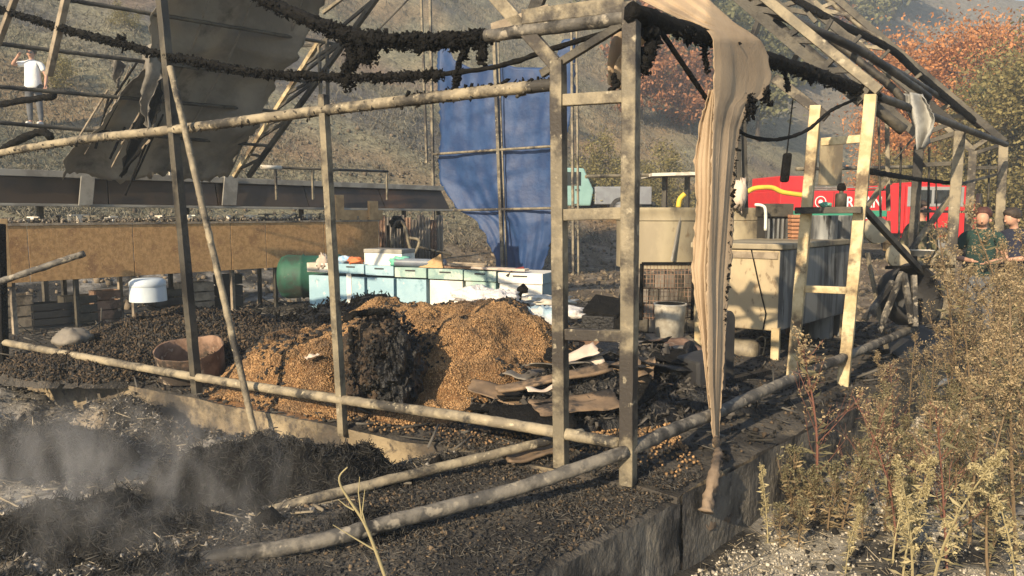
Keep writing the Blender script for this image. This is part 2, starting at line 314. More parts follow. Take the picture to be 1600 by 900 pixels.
M['tshirt'] = pm('white_shirt', (0.80, 0.80, 0.78), (0.72, 0.73, 0.72), 6, 0.85, bump=0.4, bscale=12, dist=0.02)
M['jeans'] = pm('grey_jeans', (0.075, 0.08, 0.09), (0.12, 0.125, 0.135), 5, 0.9, bump=0.4, bscale=14, dist=0.02)
M['camo'] = pm('camouflage', (0.10, 0.10, 0.05), (0.05, 0.055, 0.03), 16, 0.9, bump=0.2, c3=(0.16, 0.13, 0.08), s3=12, t3=(0.5, 0.54))
M['dkgreen'] = pm('dark_green_shirt', (0.012, 0.04, 0.034), (0.009, 0.03, 0.026), 6, 0.9, bump=0.3)
M['navy'] = pm('navy_shirt', (0.018, 0.022, 0.045), (0.014, 0.017, 0.035), 6, 0.9, bump=0.3)
M['khaki'] = pm('khaki_trousers', (0.17, 0.16, 0.11), (0.13, 0.12, 0.085), 6, 0.9, bump=0.3)
M['shoe'] = pm('pale_shoe', (0.6, 0.58, 0.54), None, rough=0.7, bump=0.1)
M['bark'] = pm('bark', (0.085, 0.068, 0.052), (0.045, 0.036, 0.028), 9, 0.9, bump=0.7, bscale=20)
M['bark_pale'] = pm('pale_bark', (0.27, 0.235, 0.19), (0.14, 0.12, 0.10), 9, 0.9, bump=0.5, bscale=20)
def leafmat(n, c, isl=0.5): return pm(n, c, None, rough=0.65, bump=0, island=isl, trans=0.3)
M['leaf_orange'] = leafmat('orange_leaves', (0.52, 0.235, 0.085))
M['leaf_green'] = leafmat('green_leaves', (0.17, 0.165, 0.055))
M['leaf_olive'] = leafmat('olive_leaves', (0.24, 0.205, 0.08))
M['leaf_dull'] = leafmat('dull_leaves', (0.17, 0.17, 0.075))
M['leaf_rust'] = leafmat('rust_leaves', (0.33, 0.15, 0.07))
M['weed_stem'] = pm('weed_stem', (0.15, 0.105, 0.06), None, rough=0.8, bump=0, island=0.5)
M['weed_red'] = pm('weed_red_stem', (0.16, 0.07, 0.05), None, rough=0.8, bump=0, island=0.4)
M['weed_dry'] = leafmat('dry_florets', (0.35, 0.27, 0.155), 0.55)
M['weed_olive'] = leafmat('weed_leaves', (0.20, 0.18, 0.10), 0.55)
M['weed_yellow'] = leafmat('yellow_weed', (0.42, 0.36, 0.20), 0.45)
M['grass'] = leafmat('dry_grass', (0.30, 0.255, 0.16), 0.6)

# ------------------------------------------------------------------ terrain
HN = Vector((-0.72, 0.69)); HP = Vector((-10.8, 8.8))
def softp(x, k): return 0.5 * (x + np.sqrt(x * x + k * k))
def ground_z(x, y):
    x = np.asarray(x, float); y = np.asarray(y, float); s, wv = to_sw(x, y)
    z = np.full(np.broadcast(x, y).shape, -0.22)
    z = z - 0.10 * (1 - sst(6.5, 9.0, s)) * (1 - sst(-0.4, 0.6, wv))                        # lower strip on the weedy side
    left = sst(0.9, 1.5, wv) * (1 - sst(-0.3, 0.0, s))
    heap = 0.20 * np.exp(-((x + 1.5) ** 2 / 1.0 + (y - 3.25) ** 2 / 0.35)) + 0.16 * np.exp(-((x + 2.2) ** 2 / 0.8 + (y - 2.5) ** 2 / 0.6)) + 0.12 * np.exp(-((x + 0.5) ** 2 / 0.3 + (y - 3.2) ** 2 / 0.15))
    z = z + left * (heap + 0.20 * fbm(x * 1.8, y * 1.8, 3) + 0.17 * fbm(x * 6, y * 6, 9) + 0.08 * fbm(x * 15, y * 15, 12) + 0.02 + (0.24 * np.clip(fbm(x * 1.4, y * 1.4, 19) + .18, 0, .4) / .3) * sst(-0.9, -0.15, s))
    under = sst(-0.15, 0.05, s) * (1 - sst(6.7, 7.0, s)) * sst(-0.2, 0.1, wv) * (1 - sst(8.0, 8.4, wv))
    z = z * (1 - under) + (-0.5) * under
    ap = sst(-2.6, -2.4, s) * (1 - sst(-0.15, 0.1, s)) * sst(-0.2, 0.0, wv) * (1 - sst(0.85, 1.2, wv))
    z = z * (1 - ap) + (-0.5) * ap
    z = z + 0.05 * fbm(x * 2.0, y * 2.0, 21) * (1 - under)
    q = HN.x * (x - HP.x) + HN.y * (y - HP.y)
    far = sst(12, 60, np.hypot(x, y))
    z = z + 0.58 * softp(q, 2.0) - 0.58 * softp(np.full_like(q, -20.0), 2.0) + (2.0 * fbm(x * 0.12, y * 0.12, 5) + 1.1 * fbm(x * 0.35, y * 0.35, 8)) * sst(1, 8, q) + 9 * fbm(x * 0.02, y * 0.02, 14) * far * sst(5, 40, q)
    z = z + 0.50 * softp(y - 62 - 10 * fbm(x * 0.03, y * 0.02, 31) + 0.15 * x, 8.0) * sst(-30, 40, x) + 0.12 * fbm(x * .6, y * .6, 2) * sst(10, 20, y)
    z = z + 0.25 * softp(q - 14, 4.0) - 0.25 * softp(np.full_like(q, -40.0), 4.0)
    return z - softp(z - 33, 5.0)
def gz(x, y): return float(ground_z(np.array([x]), np.array([y]))[0])
def axis_pts(a, b, lo, hi, step0, growth):
    out = [lo]; c = lo; st = step0
    while c < hi: c += step0; out.append(c)
    c = hi; st = step0
    up = []
    while c < b: st *= growth; c += st; up.append(c)
    c = lo; st = step0; dn = []
    while c > a: st *= growth; c -= st; dn.append(c)
    return np.array(dn[::-1] + out + up)
xs = axis_pts(-90, 150, -5.0, 5.0, 0.055, 1.05); ys = axis_pts(-25, 150, 1.6, 8.0, 0.055, 1.045)
X, Y = np.meshgrid(xs, ys); Z = ground_z(X, Y)
nx, ny = len(xs), len(ys); idx = np.arange(nx * ny).reshape(ny, nx)
Q = np.stack([idx[:-1, :-1], idx[:-1, 1:], idx[1:, 1:], idx[1:, :-1]], -1).reshape(-1, 4)
# ground cover colours (ash, pale ash gravel, burnt hillside, scorched grass)
S_, W_ = to_sw(X, Y); qh = HN.x * (X - HP.x) + HN.y * (Y - HP.y)
def mixc(A, B, t): return A * (1 - t[..., None]) + np.asarray(B) * t[..., None]
colr = np.zeros(X.shape + (3,)) + np.array((0.030, 0.029, 0.028))
colr = mixc(colr, (0.26, 0.245, 0.22), sst(0.0, 0.2, fbm(X * 2.1, Y * 2.1, 40) + 0.02))
colr = mixc(colr, (0.26, 0.205, 0.135), sst(0.06, 0.2, fbm(X * 2.3, Y * 2.3, 47)) * (1 - sst(0, .5, S_)) * .8)  # tan patches painted in for sunlit lumps on the foreground ash
grav = (1 - sst(-0.55, -0.25, W_)) * (1 - sst(7, 10, S_))
colr = mixc(colr, (0.40, 0.37, 0.30), grav * sst(-0.1, 0.12, fbm(X * 1.7, Y * 1.7, 44) + 0.03))
colr = mixc(colr, (0.17, 0.13, 0.085), sst(7, 11, S_) * 0.7)
hillt = sst(0.0, 2.5, qh)
hc = mixc(np.zeros(X.shape + (3,)) + np.array((0.205, 0.19, 0.125)), (0.105, 0.098, 0.092), sst(-0.08, 0.12, fbm(X * 0.25 + Z * .5, Y * 0.25, 50)))
hc = mixc(hc, (0.31, 0.20, 0.10), sst(-0.12, 0.15, fbm(X * 0.3, Y * 0.3, 54)) * sst(0, 4, X) * (1 - sst(34, 50, Y)))
hc = mixc(hc, (0.26, 0.17, 0.095), sst(0.03, 0.2, fbm(X * 0.11, Y * 0.11 + Z * .2, 57)) * .6)
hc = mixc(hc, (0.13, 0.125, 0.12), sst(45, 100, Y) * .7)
colr = mixc(colr, 0, hillt) + hc * hillt[..., None]
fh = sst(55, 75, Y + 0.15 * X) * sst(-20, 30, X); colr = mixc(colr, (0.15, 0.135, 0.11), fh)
gm = bpy.data.materials.new('scorched_ground'); gm.use_nodes = True; t = gm.node_tree; b = t.nodes['Principled BSDF']; b.inputs['Roughness'].default_value = 0.95; b.inputs['Specular IOR Level'].default_value = 0.2
at = t.nodes.new('ShaderNodeAttribute'); at.attribute_name = 'cover'
tc = t.nodes.new('ShaderNodeTexCoord')
n1 = t.nodes.new('ShaderNodeTexNoise'); n1.inputs['Scale'].default_value = 9; n1.inputs['Detail'].default_value = 9; n1.inputs['Roughness'].default_value = 0.7
n2 = t.nodes.new('ShaderNodeTexNoise'); n2.inputs['Scale'].default_value = 1.4; n2.inputs['Detail'].default_value = 8; n2.inputs['Roughness'].default_value = 0.75
t.links.new(tc.outputs['Object'], n1.inputs['Vector']); t.links.new(tc.outputs['Object'], n2.inputs['Vector'])
mr = t.nodes.new('ShaderNodeMapRange'); mr.inputs['From Min'].default_value = 0.3; mr.inputs['From Max'].default_value = 0.7; mr.inputs['To Min'].default_value = 0.35; mr.inputs['To Max'].default_value = 1.6
mr2 = t.nodes.new('ShaderNodeMapRange'); mr2.inputs['From Min'].default_value = 0.3; mr2.inputs['From Max'].default_value = 0.7; mr2.inputs['To Min'].default_value = 0.6; mr2.inputs['To Max'].default_value = 1.4
mu = t.nodes.new('ShaderNodeMath'); mu.operation = 'MULTIPLY'
t.links.new(n1.outputs['Fac'], mr.inputs['Value']); t.links.new(n2.outputs['Fac'], mr2.inputs['Value']); t.links.new(mr.outputs[0], mu.inputs[0]); t.links.new(mr2.outputs[0], mu.inputs[1])
vm = t.nodes.new('ShaderNodeVectorMath'); vm.operation = 'SCALE'; t.links.new(at.outputs['Color'], vm.inputs[0]); t.links.new(mu.outputs[0], vm.inputs['Scale'])
t.links.new(vm.outputs[0], b.inputs['Base Color'])
bp = t.nodes.new('ShaderNodeBump'); bp.inputs['Strength'].default_value = 0.9; bp.inputs['Distance'].default_value = 0.06; t.links.new(n1.outputs['Fac'], bp.inputs['Height']); t.links.new(bp.outputs[0], b.inputs['Normal'])
terrain = np_mesh('ground', np.stack([X, Y, Z], -1).reshape(-1, 3), Q, gm, smooth=True); tag(terrain, kind='structure')
ca = terrain.data.color_attributes.new('cover', 'FLOAT_COLOR', 'POINT')
ca.data.foreach_set('color', np.concatenate([np.clip(colr, 0, 1).reshape(-1, 3), np.ones((nx * ny, 1))], 1).astype(np.float32).ravel())

# concrete slab of the shed: main floor, front apron
def slab_mesh(name, s0, s1, w0, w1, z0, z1, mat, n=26):
    vs = []; fs = []; nn = n
    for j in range(nn + 1):
        for i in range(nn + 1):
            p = bl(s0 + (s1 - s0) * i / nn, w0 + (w1 - w0) * j / nn); e = 0.0
            edge = i in (0, nn) or j in (0, nn)
            zz = z1 + 0.012 * mnoise.noise(p * 3) - (0.012 + 0.03 * abs(mnoise.noise(p * 5)) if edge else 0)
            vs.append((p.x, p.y, zz))
    k = nn + 1
    for j in range(nn):
        for i in range(nn): fs.append((j * k + i, (j + 1) * k + i, (j + 1) * k + i + 1, j * k + i + 1))
    ring = [i for i in range(k)] + [j * k + nn for j in range(1, k)] + [nn * k + i for i in range(nn - 1, -1, -1)] + [j * k for j in range(nn - 1, 0, -1)]
    rows = 8; base = len(vs); L = len(ring)
    for r in range(1, rows + 1):
        for q in ring:
            x, y, z = vs[q]; h = Vector((x, y, z1 + (z0 - z1) * r / rows)); c = bl((s0 + s1) / 2, (w0 + w1) / 2); out = Vector((x - c.x, y - c.y, 0)).normalized()
            h = h + out * (0.018 * mnoise.noise(h * 9) + 0.012 * mnoise.noise(h * 22)); vs.append(tuple(h))
    for r in range(rows):
        for i in range(L):
            a = ring[i] if r == 0 else base + (r - 1) * L + i; b2 = ring[(i + 1) % L] if r == 0 else base + (r - 1) * L + (i + 1) % L
            fs.append((a, b2, base + r * L + (i + 1) % L, base + r * L + i))
    m = MB(); m.v = vs; m.f = fs; m.m = [1 if i < nn * nn else 0 for i in range(len(fs))]; return tag(m.build(name, [mat, M['floor']]), kind='structure')
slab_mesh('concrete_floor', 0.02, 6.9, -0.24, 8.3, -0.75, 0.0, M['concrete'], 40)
slab_mesh('concrete_apron', -2.7, 0.03, -0.25, 1.15, -0.8, -0.035, M['plinth'], 30)
# right-hand flank of the floor is blackened: separate skirt proud of the slab
m = MB(); Ls = 60
for i in range(Ls + 1):
    for j in range(9):
        p = bl(0.04 + 6.8 * i / Ls, -0.262, -0.02 - 0.7 * j / 8); p = p - V * (0.014 * mnoise.noise(p * 12) + 0.02 * mnoise.noise(Vector((p.x * 5, p.y * 5, p.z)))); m.v.append(tuple(p))
for i in range(Ls):
    for j in range(8): m.f.append((i * 9 + j, i * 9 + j + 1, (i + 1) * 9 + j + 1, (i + 1) * 9 + j)); m.m.append(0)
tag(m.build('plinth_face', M['plinth']), kind='structure')

# ------------------------------------------------------------------ tent frame
frame = thing('tent_frame', 'burnt steel skeleton of the big tent, with lattice posts, rafters and sagging charred rails', 'tent frame', tuple(C))
def fbar(name, a, b, w_, h_, mat, up=None, parent=None):
    m = MB(); m.bar(a, b, w_, h_, up or Vector((0, 0, 1))); o = m.build(name, mat, parent or frame, bevel=min(w_, h_) * 0.1); return o
def fpost(name, a, b, w_, mat, d=V, parent=None, dep=None):
    a = Vector(a); b = Vector(b); n = 26; m = MB(); ax = (b - a).normalized(); x = (d - ax * d.dot(ax)).normalized(); y = ax.cross(x)
    dep = dep or w_
    for i in range(n + 1):                 # hollow-section post, dented by heat
        p = a.lerp(b, i / n); k = 0.05 * w_
        for (sx, sy) in ((-1, -1), (1, -1), (1, 1), (-1, 1)):
            q = p + x * sx * w_ / 2 + y * sy * dep / 2; q = q + Vector((mnoise.noise(q * 7), mnoise.noise(q * 7 + Vector((5, 0, 0))), 0)) * k * .8; m.v.append(tuple(q))
    for i in range(n):
        for k in range(4): m.f.append((i * 4 + k, i * 4 + (k + 1) % 4, (i + 1) * 4 + (k + 1) % 4, (i + 1) * 4 + k)); m.m.append(0)
    m.f += [(3, 2, 1, 0), (n * 4, n * 4 + 1, n * 4 + 2, n * 4 + 3)]; m.m += [0, 0]
    return m.build(name, mat, parent or frame, bevel=w_ * 0.06)
def ftube(name, pts, r, mat, rough=0.0, parent=None, n=10, step=0.03, freq=14, sub=6):
    path = spline(pts, sub) if len(pts) > 2 else pts
    m = MB(); m.tube(lerp_path(path, step) if rough else lerp_path(path, 0.15), r, n, rough, freq, random.random() * 50); return m.build(name, mat, parent or frame, smooth=True)
def crust(name, pts, r, parent, dens=900, size=0.012, mat=None, spread=1.12):
    size = size * 0.30; dens = dens * 0.6
    path = lerp_path(spline(pts, 5) if len(pts) > 2 else pts, 0.02); n = int(len(path) * 0.02 * dens)
    ii = RNG.integers(0, len(path), n); base = np.array([tuple(p) for p in path])[ii]
    d = RNG.normal(size=(n, 3)); d /= np.linalg.norm(d, axis=1)[:, None]; d[:, 2] -= 0.25
    pos = base + d * r * RNG.uniform(0.6, spread, (n, 1))
    o = scatter(name, pos, RNG.uniform(0.3, 1.2, (n, 3)) * (.45 + 2.6 * RNG.uniform(0, 1, (n, 1)) ** 4) * np.array([2.0, .9, .6]) * size, BOX_V, BOX_F, mat or M['char'], RNG, parent, jitter=0.5); o.location = -world_loc(parent); tag(o, kind='stuff'); return o

# front portal, lattice corner column
fpost('corner_post', GP(987, 4), GP(981, 757), 0.072, M['steel'])
fpost('post', GP(872, 95), GP(877, 730), 0.066, M['steel'])
for (x0, y0, x1, y1) in ((878, 157, 976, 151), (880, 336, 975, 333), (884, 522, 974, 525)):
    fbar('rung', GP(x0, y0), GP(x1, y1), 0.04, 0.058, M['steel'])
fpost('post', GP(505, 148), GP(536, 680), 0.048, M['steel'])
fpost('post', GP(249, -40), GP(308, 614), 0.058, M['steel_dark'])
fpost('post', GP(1, 350), GP(7, 575), 0.06, M['char'])
ftube('bottom_rail', [GP(968, 693), GP(760, 657), GP(545, 626), GP(310, 590), GP(120, 556), GP(-20, 530)], 0.031, M['pipe'], 0.004, freq=30)
mrp = [GP(868, 132), GP(760, 143), GP(640, 157), GP(510, 172), GP(270, 203), GP(130, 218), GP(-20, 242)]; o = ftube('middle_rail', mrp, 0.033, M['pipe'], 0.004, freq=30); crust('paint_flake', mrp, 0.033, o, 420, 0.013, M['steel_dark']); crust('paint_flake', [p + Vector((0, 0, .025)) for p in mrp[:3]], 0.02, o, 900, 0.013, M['char'])
tr = [GP(985, 26), GP(900, 38), GP(760, 56), GP(660, 63), GP(570, 58), GP(500, 38), GP(440, 12), GP(385, -18)]
ftube('top_rail', tr[:3], 0.035, M['pipe_grey'], 0.005, n=12); o = ftube('top_rail', tr[2:], 0.037, M['char'], 0.018, n=12); crust('char_crust', tr[2:6], 0.052, o, 5200, 0.014); crust('char_crust', tr[5:], 0.046, o, 2600, 0.012)
cb = [GP(-20, 8), GP(60, 32), GP(120, 50), GP(190, 68), GP(250, 84), GP(330, 100), GP(400, 112), GP(480, 118), GP(560, 121), GP(690, 116), GP(780, 103), GP(880, 71), GP(978, 42)]
o = ftube('charred_cable', cb[:10], 0.020, M['char'], 0.024, n=10, step=0.012, freq=24); crust('char_crust', cb[:10], 0.03, o, 2600, 0.011)
ftube('cable_end', cb[9:], 0.014, M['char'], 0.008, n=8)
def clump(pts, r, dens=5200):
    o = ftube('char_clump', pts, r, M['char'], r * 1.1, n=10, step=0.01, freq=30); crust('char_flake', pts, r * 1.3, o, dens, 0.011)
clump([GP(545, 78), GP(552, 95), GP(542, 108), GP(545, 132)], 0.032); clump([GP(560, 60), GP(572, 78), GP(578, 88)], 0.045)
clump([GP(722, 60), GP(727, 78), GP(718, 96), GP(714, 120), GP(708, 152)], 0.016, 2600); clump([GP(748, 55), GP(754, 75), GP(752, 95)], 0.02, 2600)
clump([GP(190, 58), GP(186, 68)], 0.03); clump([GP(950, 150), GP(964, 130), GP(957, 118)], 0.012, 900)
fbar('top_beam', GP(818, 28), GP(978, 8), 0.05, 0.075, M['steel']); fbar('brace', GP(770, -10), GP(868, 100), 0.04, 0.07, M['steel'], parent=None)
fbar('brace', GP(846, 116), GP(972, 38), 0.03, 0.04, M['steel_dark']); fbar('brace', GP(825, 40), GP(850, -20), 0.03, 0.07, M['steel_dark'])
fbar('top_beam', GP(770, 45), GP(860, 15), 0.04, 0.05, M['wood_grey'])
ftube('broken_rail', [GP(-20, 166), GP(30, 158), GP(85, 150)], 0.026, M['char'], 0.014, freq=24)
ftube('broken_rail', [GP(-20, 250), GP(20, 224), GP(62, 206), GP(80, 214)], 0.03, M['char'], 0.018, freq=24)
fbar('broken_strut', GP(107, -20), GP(76, 118), 0.05, 0.05, M['wood_grey']); fbar('broken_strut', GP(30, -20), GP(-4, 70), 0.045, 0.045, M['wood_grey'])
# right-hand eave, bottom rail, braces
er = [WP(985, 18), WP(1050, 40), WP(1112, 60), WP(1200, 92), WP(1270, 114), WP(1370, 150), WP(1470, 187), WP(1572, 226)]
ftube('eave_rail', er[5:], 0.034, M['steel_dark'], 0.008, n=10, freq=18); o = ftube('eave_rail', er[:6], 0.042, M['char'], 0.018, n=10, freq=18); crust('char_crust', er[1:6], 0.048, o, 1500, 0.013)
bulge = [WP(1010, 45), WP(1022, 62), WP(1012, 85), WP(1003, 110)]; o = ftube('char_clump', bulge, 0.035, M['char'], 0.04, step=0.012, freq=26); crust('char_flake', bulge, 0.04, o, 1200, 0.012)
for (a, b_) in (((1225, 105), (1232, 140)), ((1262, 112), (1268, 130)), ((1100, 70), (1104, 110))): clump([WP(*a), WP(*b_)], 0.012, 1200)
ftube('bottom_rail', [WP(982, 703), WP(1060, 668), WP(1120, 645), WP(1200, 608), WP(1300, 566), WP(1430, 512)], 0.036, M['pipe_grey'], 0.006, freq=20)
ftube('brace', [WP(1030, 45), WP(1106, 158)], 0.013, M['char'], 0.004)
ftube('cable', [WP(1142, 198), WP(1175, 214), WP(1215, 218), WP(1260, 204), WP(1300, 172), WP(1350, 150)], 0.012, M['char'], 0.006, n=7)
# portals further along the wall
def lattice(name, a0, a1, b0, b1, s, nweb, mat, matb=None, wch=0.06):
    t1 = MB().bar(GP(*a0, s), GP(*a1, s), wch, wch).build(name, mat, frame, bevel=0.004)
    MB().bar(GP(*b0, s), GP(*b1, s), wch, wch).build('bottom_chord', matb or mat, t1)
    for i in range(nweb):
        f = (i + 0.5) / nweb; g = (i + (1.0 if i % 2 else 0.1)) / nweb
        MB().bar(GP(a0[0] + (a1[0] - a0[0]) * f, a0[1] + (a1[1] - a0[1]) * f, s), GP(b0[0] + (b1[0] - b0[0]) * g, b0[1] + (b1[1] - b0[1]) * g, s), wch * 0.6, wch * 0.6).build('web_bar', matb or mat, t1)
S2, S3, S4 = 2.9, 6.3, 8.6
fpost('post', GP(1361, 148, S2), GP(1317, 604, S2), 0.085, M['steel_pale']); fpost('post', GP(1275, 165, S2), GP(1237, 592, S2), 0.08, M['steel_pale'])
fbar('rung', GP(1283, 222, S2), GP(1355, 216, S2), 0.04, 0.06, M['steel_pale']); fbar('rung', GP(1252, 451, S2), GP(1328, 454, S2), 0.04, 0.055, M['steel_pale'])
m = MB(); a = GP(1250, 329, S2) - U * 0.06; b_ = GP(1352, 328, S2) - U * 0.06; m.bar(a, b_, 0.2, 0.05); m.build('shelf', M['steel_dark'], frame, bevel=0.005)
lattice('rafter', (1374, 142), (1184, -12), (1345, 160), (1142, -12), S2, 7, M['steel'], M['steel_dark'], 0.07)
for (pts_, r_, mt_) in (([(1170, -8, S2), (1210, 20, 3.2), (1330, 72, 4.2), (1395, 112, 5.0), (1452, 152, S3)], .036, 'steel_dark'), ([(1232, -8, S3), (1297, 30, S3), (1390, 76, 7.2), (1433, 114, 7.8), (1523, 190, S4)], .042, 'char'), ([(1284, -8, S4), (1337, 36, S4), (1383, 66, S4), (1437, 112, 9.0), (1528, 192, 9.4)], .03, 'steel'), ([(1157, -8, S2 + .5), (1337, 143, S2 + .5), (1412, 204, S2 + .6)], .045, 'steel_dark'), ([(1297, 60, 5.2), (1400, 143, 5.2), (1440, 205, 5.4)], .04, 'steel_dark')):
    ftube('roof_pipe', [GP(*p_) for p_ in pts_], r_, M[mt_], .008)
for (x0, y0, x1, y1, s_) in ((1262, 20, 1275, 35, 4.5), (1300, 30, 1290, 48, 5), (1345, 55, 1330, 72, 6), (1390, 78, 1372, 96, 7), (1440, 115, 1418, 132, 7.6), (1255, 70, 1240, 95, 3.2), (1300, 92, 1282, 118, 3.3), (1345, 128, 1330, 150, 3.6)): fbar('purlin_cleat', GP(x0, y0, s_), GP(x1, y1, s_), .04, .04, M['steel_dark'])
fbar('knee_brace', GP(1210, 122, S2), GP(1292, 184, S2), 0.05, 0.075, M['steel'])
lattice('rafter', (1502, 204), (1238, -12), (1437, 215), (1195, -12), S3, 9, M['steel_dark'], None, 0.085)
lattice('rafter', (1570, 222), (1295, -12), (1520, 236), (1255, -12), S4, 9, M['steel_dark'], M['steel'], 0.085)
ftube('purlin', [GP(1180, 0, S2), GP(1395, 108, S3), GP(1480, 160, S4), GP(1530, 198, S4 + 1)], 0.035, M['steel_dark'], 0.006)
fpost('post', GP(1436, 225, S3), GP(1421, 480, S3), 0.1, M['steel_dark']); fpost('post', GP(1500, 205, S3), GP(1478, 500, S3), 0.11, M['steel'])
fpost('post', GP(1520, 236, S4), GP(1508, 440, S4), 0.1, M['steel']); fpost('post', GP(1568, 224, S4), GP(1558, 430, S4), 0.11, M['steel'])
for (x0, y0, x1, y1, s) in ((1438, 258, 1498, 255, S3), (1522, 262, 1566, 262, S4), (1436, 226, 1500, 206, S3), (1520, 240, 1566, 226, S4)): fbar('rung', GP(x0, y0, s), GP(x1, y1, s), 0.05, 0.05, M['steel_dark'])
ftube('side_rail', [GP(1358, 268, S2), GP(1440, 281, S3), GP(1500, 287, S3 + .4)], 0.022, M['char'], 0.008)
ftube('side_rail', [P(1245, 264, 11), P(1430, 261, 12.5)], 0.03, M['steel'])
fbar('diagonal_brace', GP(1350, 326, S2), WP(1474, 462), 0.04, 0.05, M['steel_dark'])
fpost('post', P(1386, 190, 9.2), P(1388, 330, 9.2), 0.05, M['steel']); fbar('brace', P(1388, 275, 9), P(1340, 345, 8.9), 0.05, 0.05, M['steel'])
fbar('brace', P(1498, 290, 8.4), P(1420, 395, 8.2), 0.05, 0.05, M['steel'])
fbar('brace', P(1160, 100, 8.5), P(1165, 330, 8.5), 0.05, 0.05, M['steel_dark']); fbar('brace', P(1152, 180, 8.4), P(1156, 330, 8.4), 0.05, 0.05, M['steel_dark'])
fbar('brace', P(1190, 20, 8.4), P(1175, 62, 8.3), 0.06, 0.06, M['steel_dark'])
for (x0, y0, x1, y1, d_, r_) in ((1372, 150, 1376, 340, 8.0, .012), (1408, 230, 1404, 400, 8.5, .012), (1452, 230, 1449, 420, 9.2, .014), (1546, 250, 1541, 420, 10.2, .014), (1462, 250, 1465, 400, 9.0, .008), (1398, 250, 1440, 200, 8.2, .012)): ftube('thin_upright', [P(x0, y0, d_), P(x1, y1, d_)], r_, M['steel_dark'], .004, n=6)
fbar('side_rail', P(1500, 288, 9.0), P(1566, 270, 10.0), .03, .03, M['steel_dark']); fbar('side_rail', P(1440, 330, 8.6), P(1565, 332, 10.0), .03, .03, M['steel_dark'])
# left half of the roof: plane through the far eave and the ridge
LA = bl(0, 8, 2.0); LN = U.cross((-V * 4 + Vector((0, 0, 3.7)))).normalized()
def RP(px, py, lift=0.0):
    r = ray(px, py); return O + r * ((LA - O).dot(LN) / r.dot(LN)) + LN * lift
for (x0, y0, x1, y1) in ((60, -8, 560, 75), (-20, 66, 500, 130), (-20, 134, 455, 176), (-20, 190, 420, 228)):
    ftube('roof_purlin', [RP(x0, y0), RP(x1, y1)], 0.022, M['steel_dark'], 0.005)
SL = 3.77
lattice('rafter', (498, 66), (366, 276), (592, -8), (388, 276), SL, 9, M['steel_pale'], M['steel_dark'], 0.055)
fbar('slender_post', GP(498, 62, SL), GP(506, 290, SL), 0.035, 0.035, M['steel']); fbar('slender_post', GP(511, 62, SL), GP(514, 290, SL), 0.035, 0.035, M['steel_dark'])
fbar('strut', GP(470, 72, SL), GP(496, 70, SL), 0.03, 0.03, M['steel_dark']); fbar('strut', GP(505, 20, SL), GP(545, -10, SL), 0.04, 0.04, M['steel'])
fbar('brace', P(330, -15, 9.2), P(215, 225, 9.0), 0.035, 0.035, M['wood_grey']); fbar('brace', P(335, -8, 9.4), P(150, 210, 9.4), 0.025, 0.025, M['wood_grey'])
ftube('wire', [P(592, 46, 11), P(642, -5, 11)], 0.012, M['steel_dark'])
# back gable
D0 = bl(11.2, 0, 0)
def BP(px, py): return onplane(px, py, D0, V)
for (x0, y0, x1, y1, w_) in ((658, -10, 667, 255, 0.05), (672, -10, 679, 420, 0.06), (772, 52, 786, 425, 0.075), (778, 52, 792, 425, 0.03), (893, 30, 896, 430, 0.05), (901, 30, 904, 430, 0.04)):
    fpost('gable_post', BP(x0, y0), BP(x1, y1), w_, M['steel'])
for (x0, y0, x1, y1) in ((676, 241, 872, 228), (690, 329, 880, 325)): ftube('gable_rail', [BP(x0, y0), BP(x1, y1)], 0.03, M['steel'])
for y0 in (100, 150, 190, 242, 290, 320): fbar('gable_rung', BP(893, y0), BP(902, y0 - 1), 0.025, 0.025, M['steel_dark'])

# loose poles
def pole(label, pts, r, mat, rough=0.005, cat='pole'):
    m = MB(); m.tube(lerp_path(spline(pts, 4) if len(pts) > 2 else pts, 0.03), r, 12, rough, 20, random.random() * 40)
    return tag(m.build('loose_pole', mat, smooth=True), label, cat)
top = GP(266, 104, -0.1); foot = GP(405, 706, -0.13); pole('thin pale pole leaning askew in front of the rusty ring, its foot in the ash', [top, foot], 0.022, M['pipe'])
pole('long scorched tan pole lying across the ash in front of the granule heap', [G(911, 676, 0.10), G(640, 742, 0.02), G(470, 785, -0.02), G(345, 822, -0.12)], 0.026, M['pipe'])
pole('thick grey pole lying from the corner post down into the ash', [GP(978, 706, -0.03), G(800, 766, 0.07), G(640, 808, 0.04), G(500, 845, 0.02), G(360, 868, -0.03), G(200, 890, -0.10)], 0.033, M['pipe_grey'], 0.006)
pole('dark pole sticking up slantwise in front of the strand board bench', [P(-20, 447, 5.9), P(60, 420, 6.0), P(132, 396, 6.1)], 0.026, M['pipe_grey'], 0.008)
m = MB(); m.bar(G(870, 660, 0.02), G(1200, 580, 0.02), 0.07, 0.04); tag(m.build('floor_track', M['char_shiny'], bevel=0.004), 'long blackened steel channel on the floor inside the right wall', 'rail')

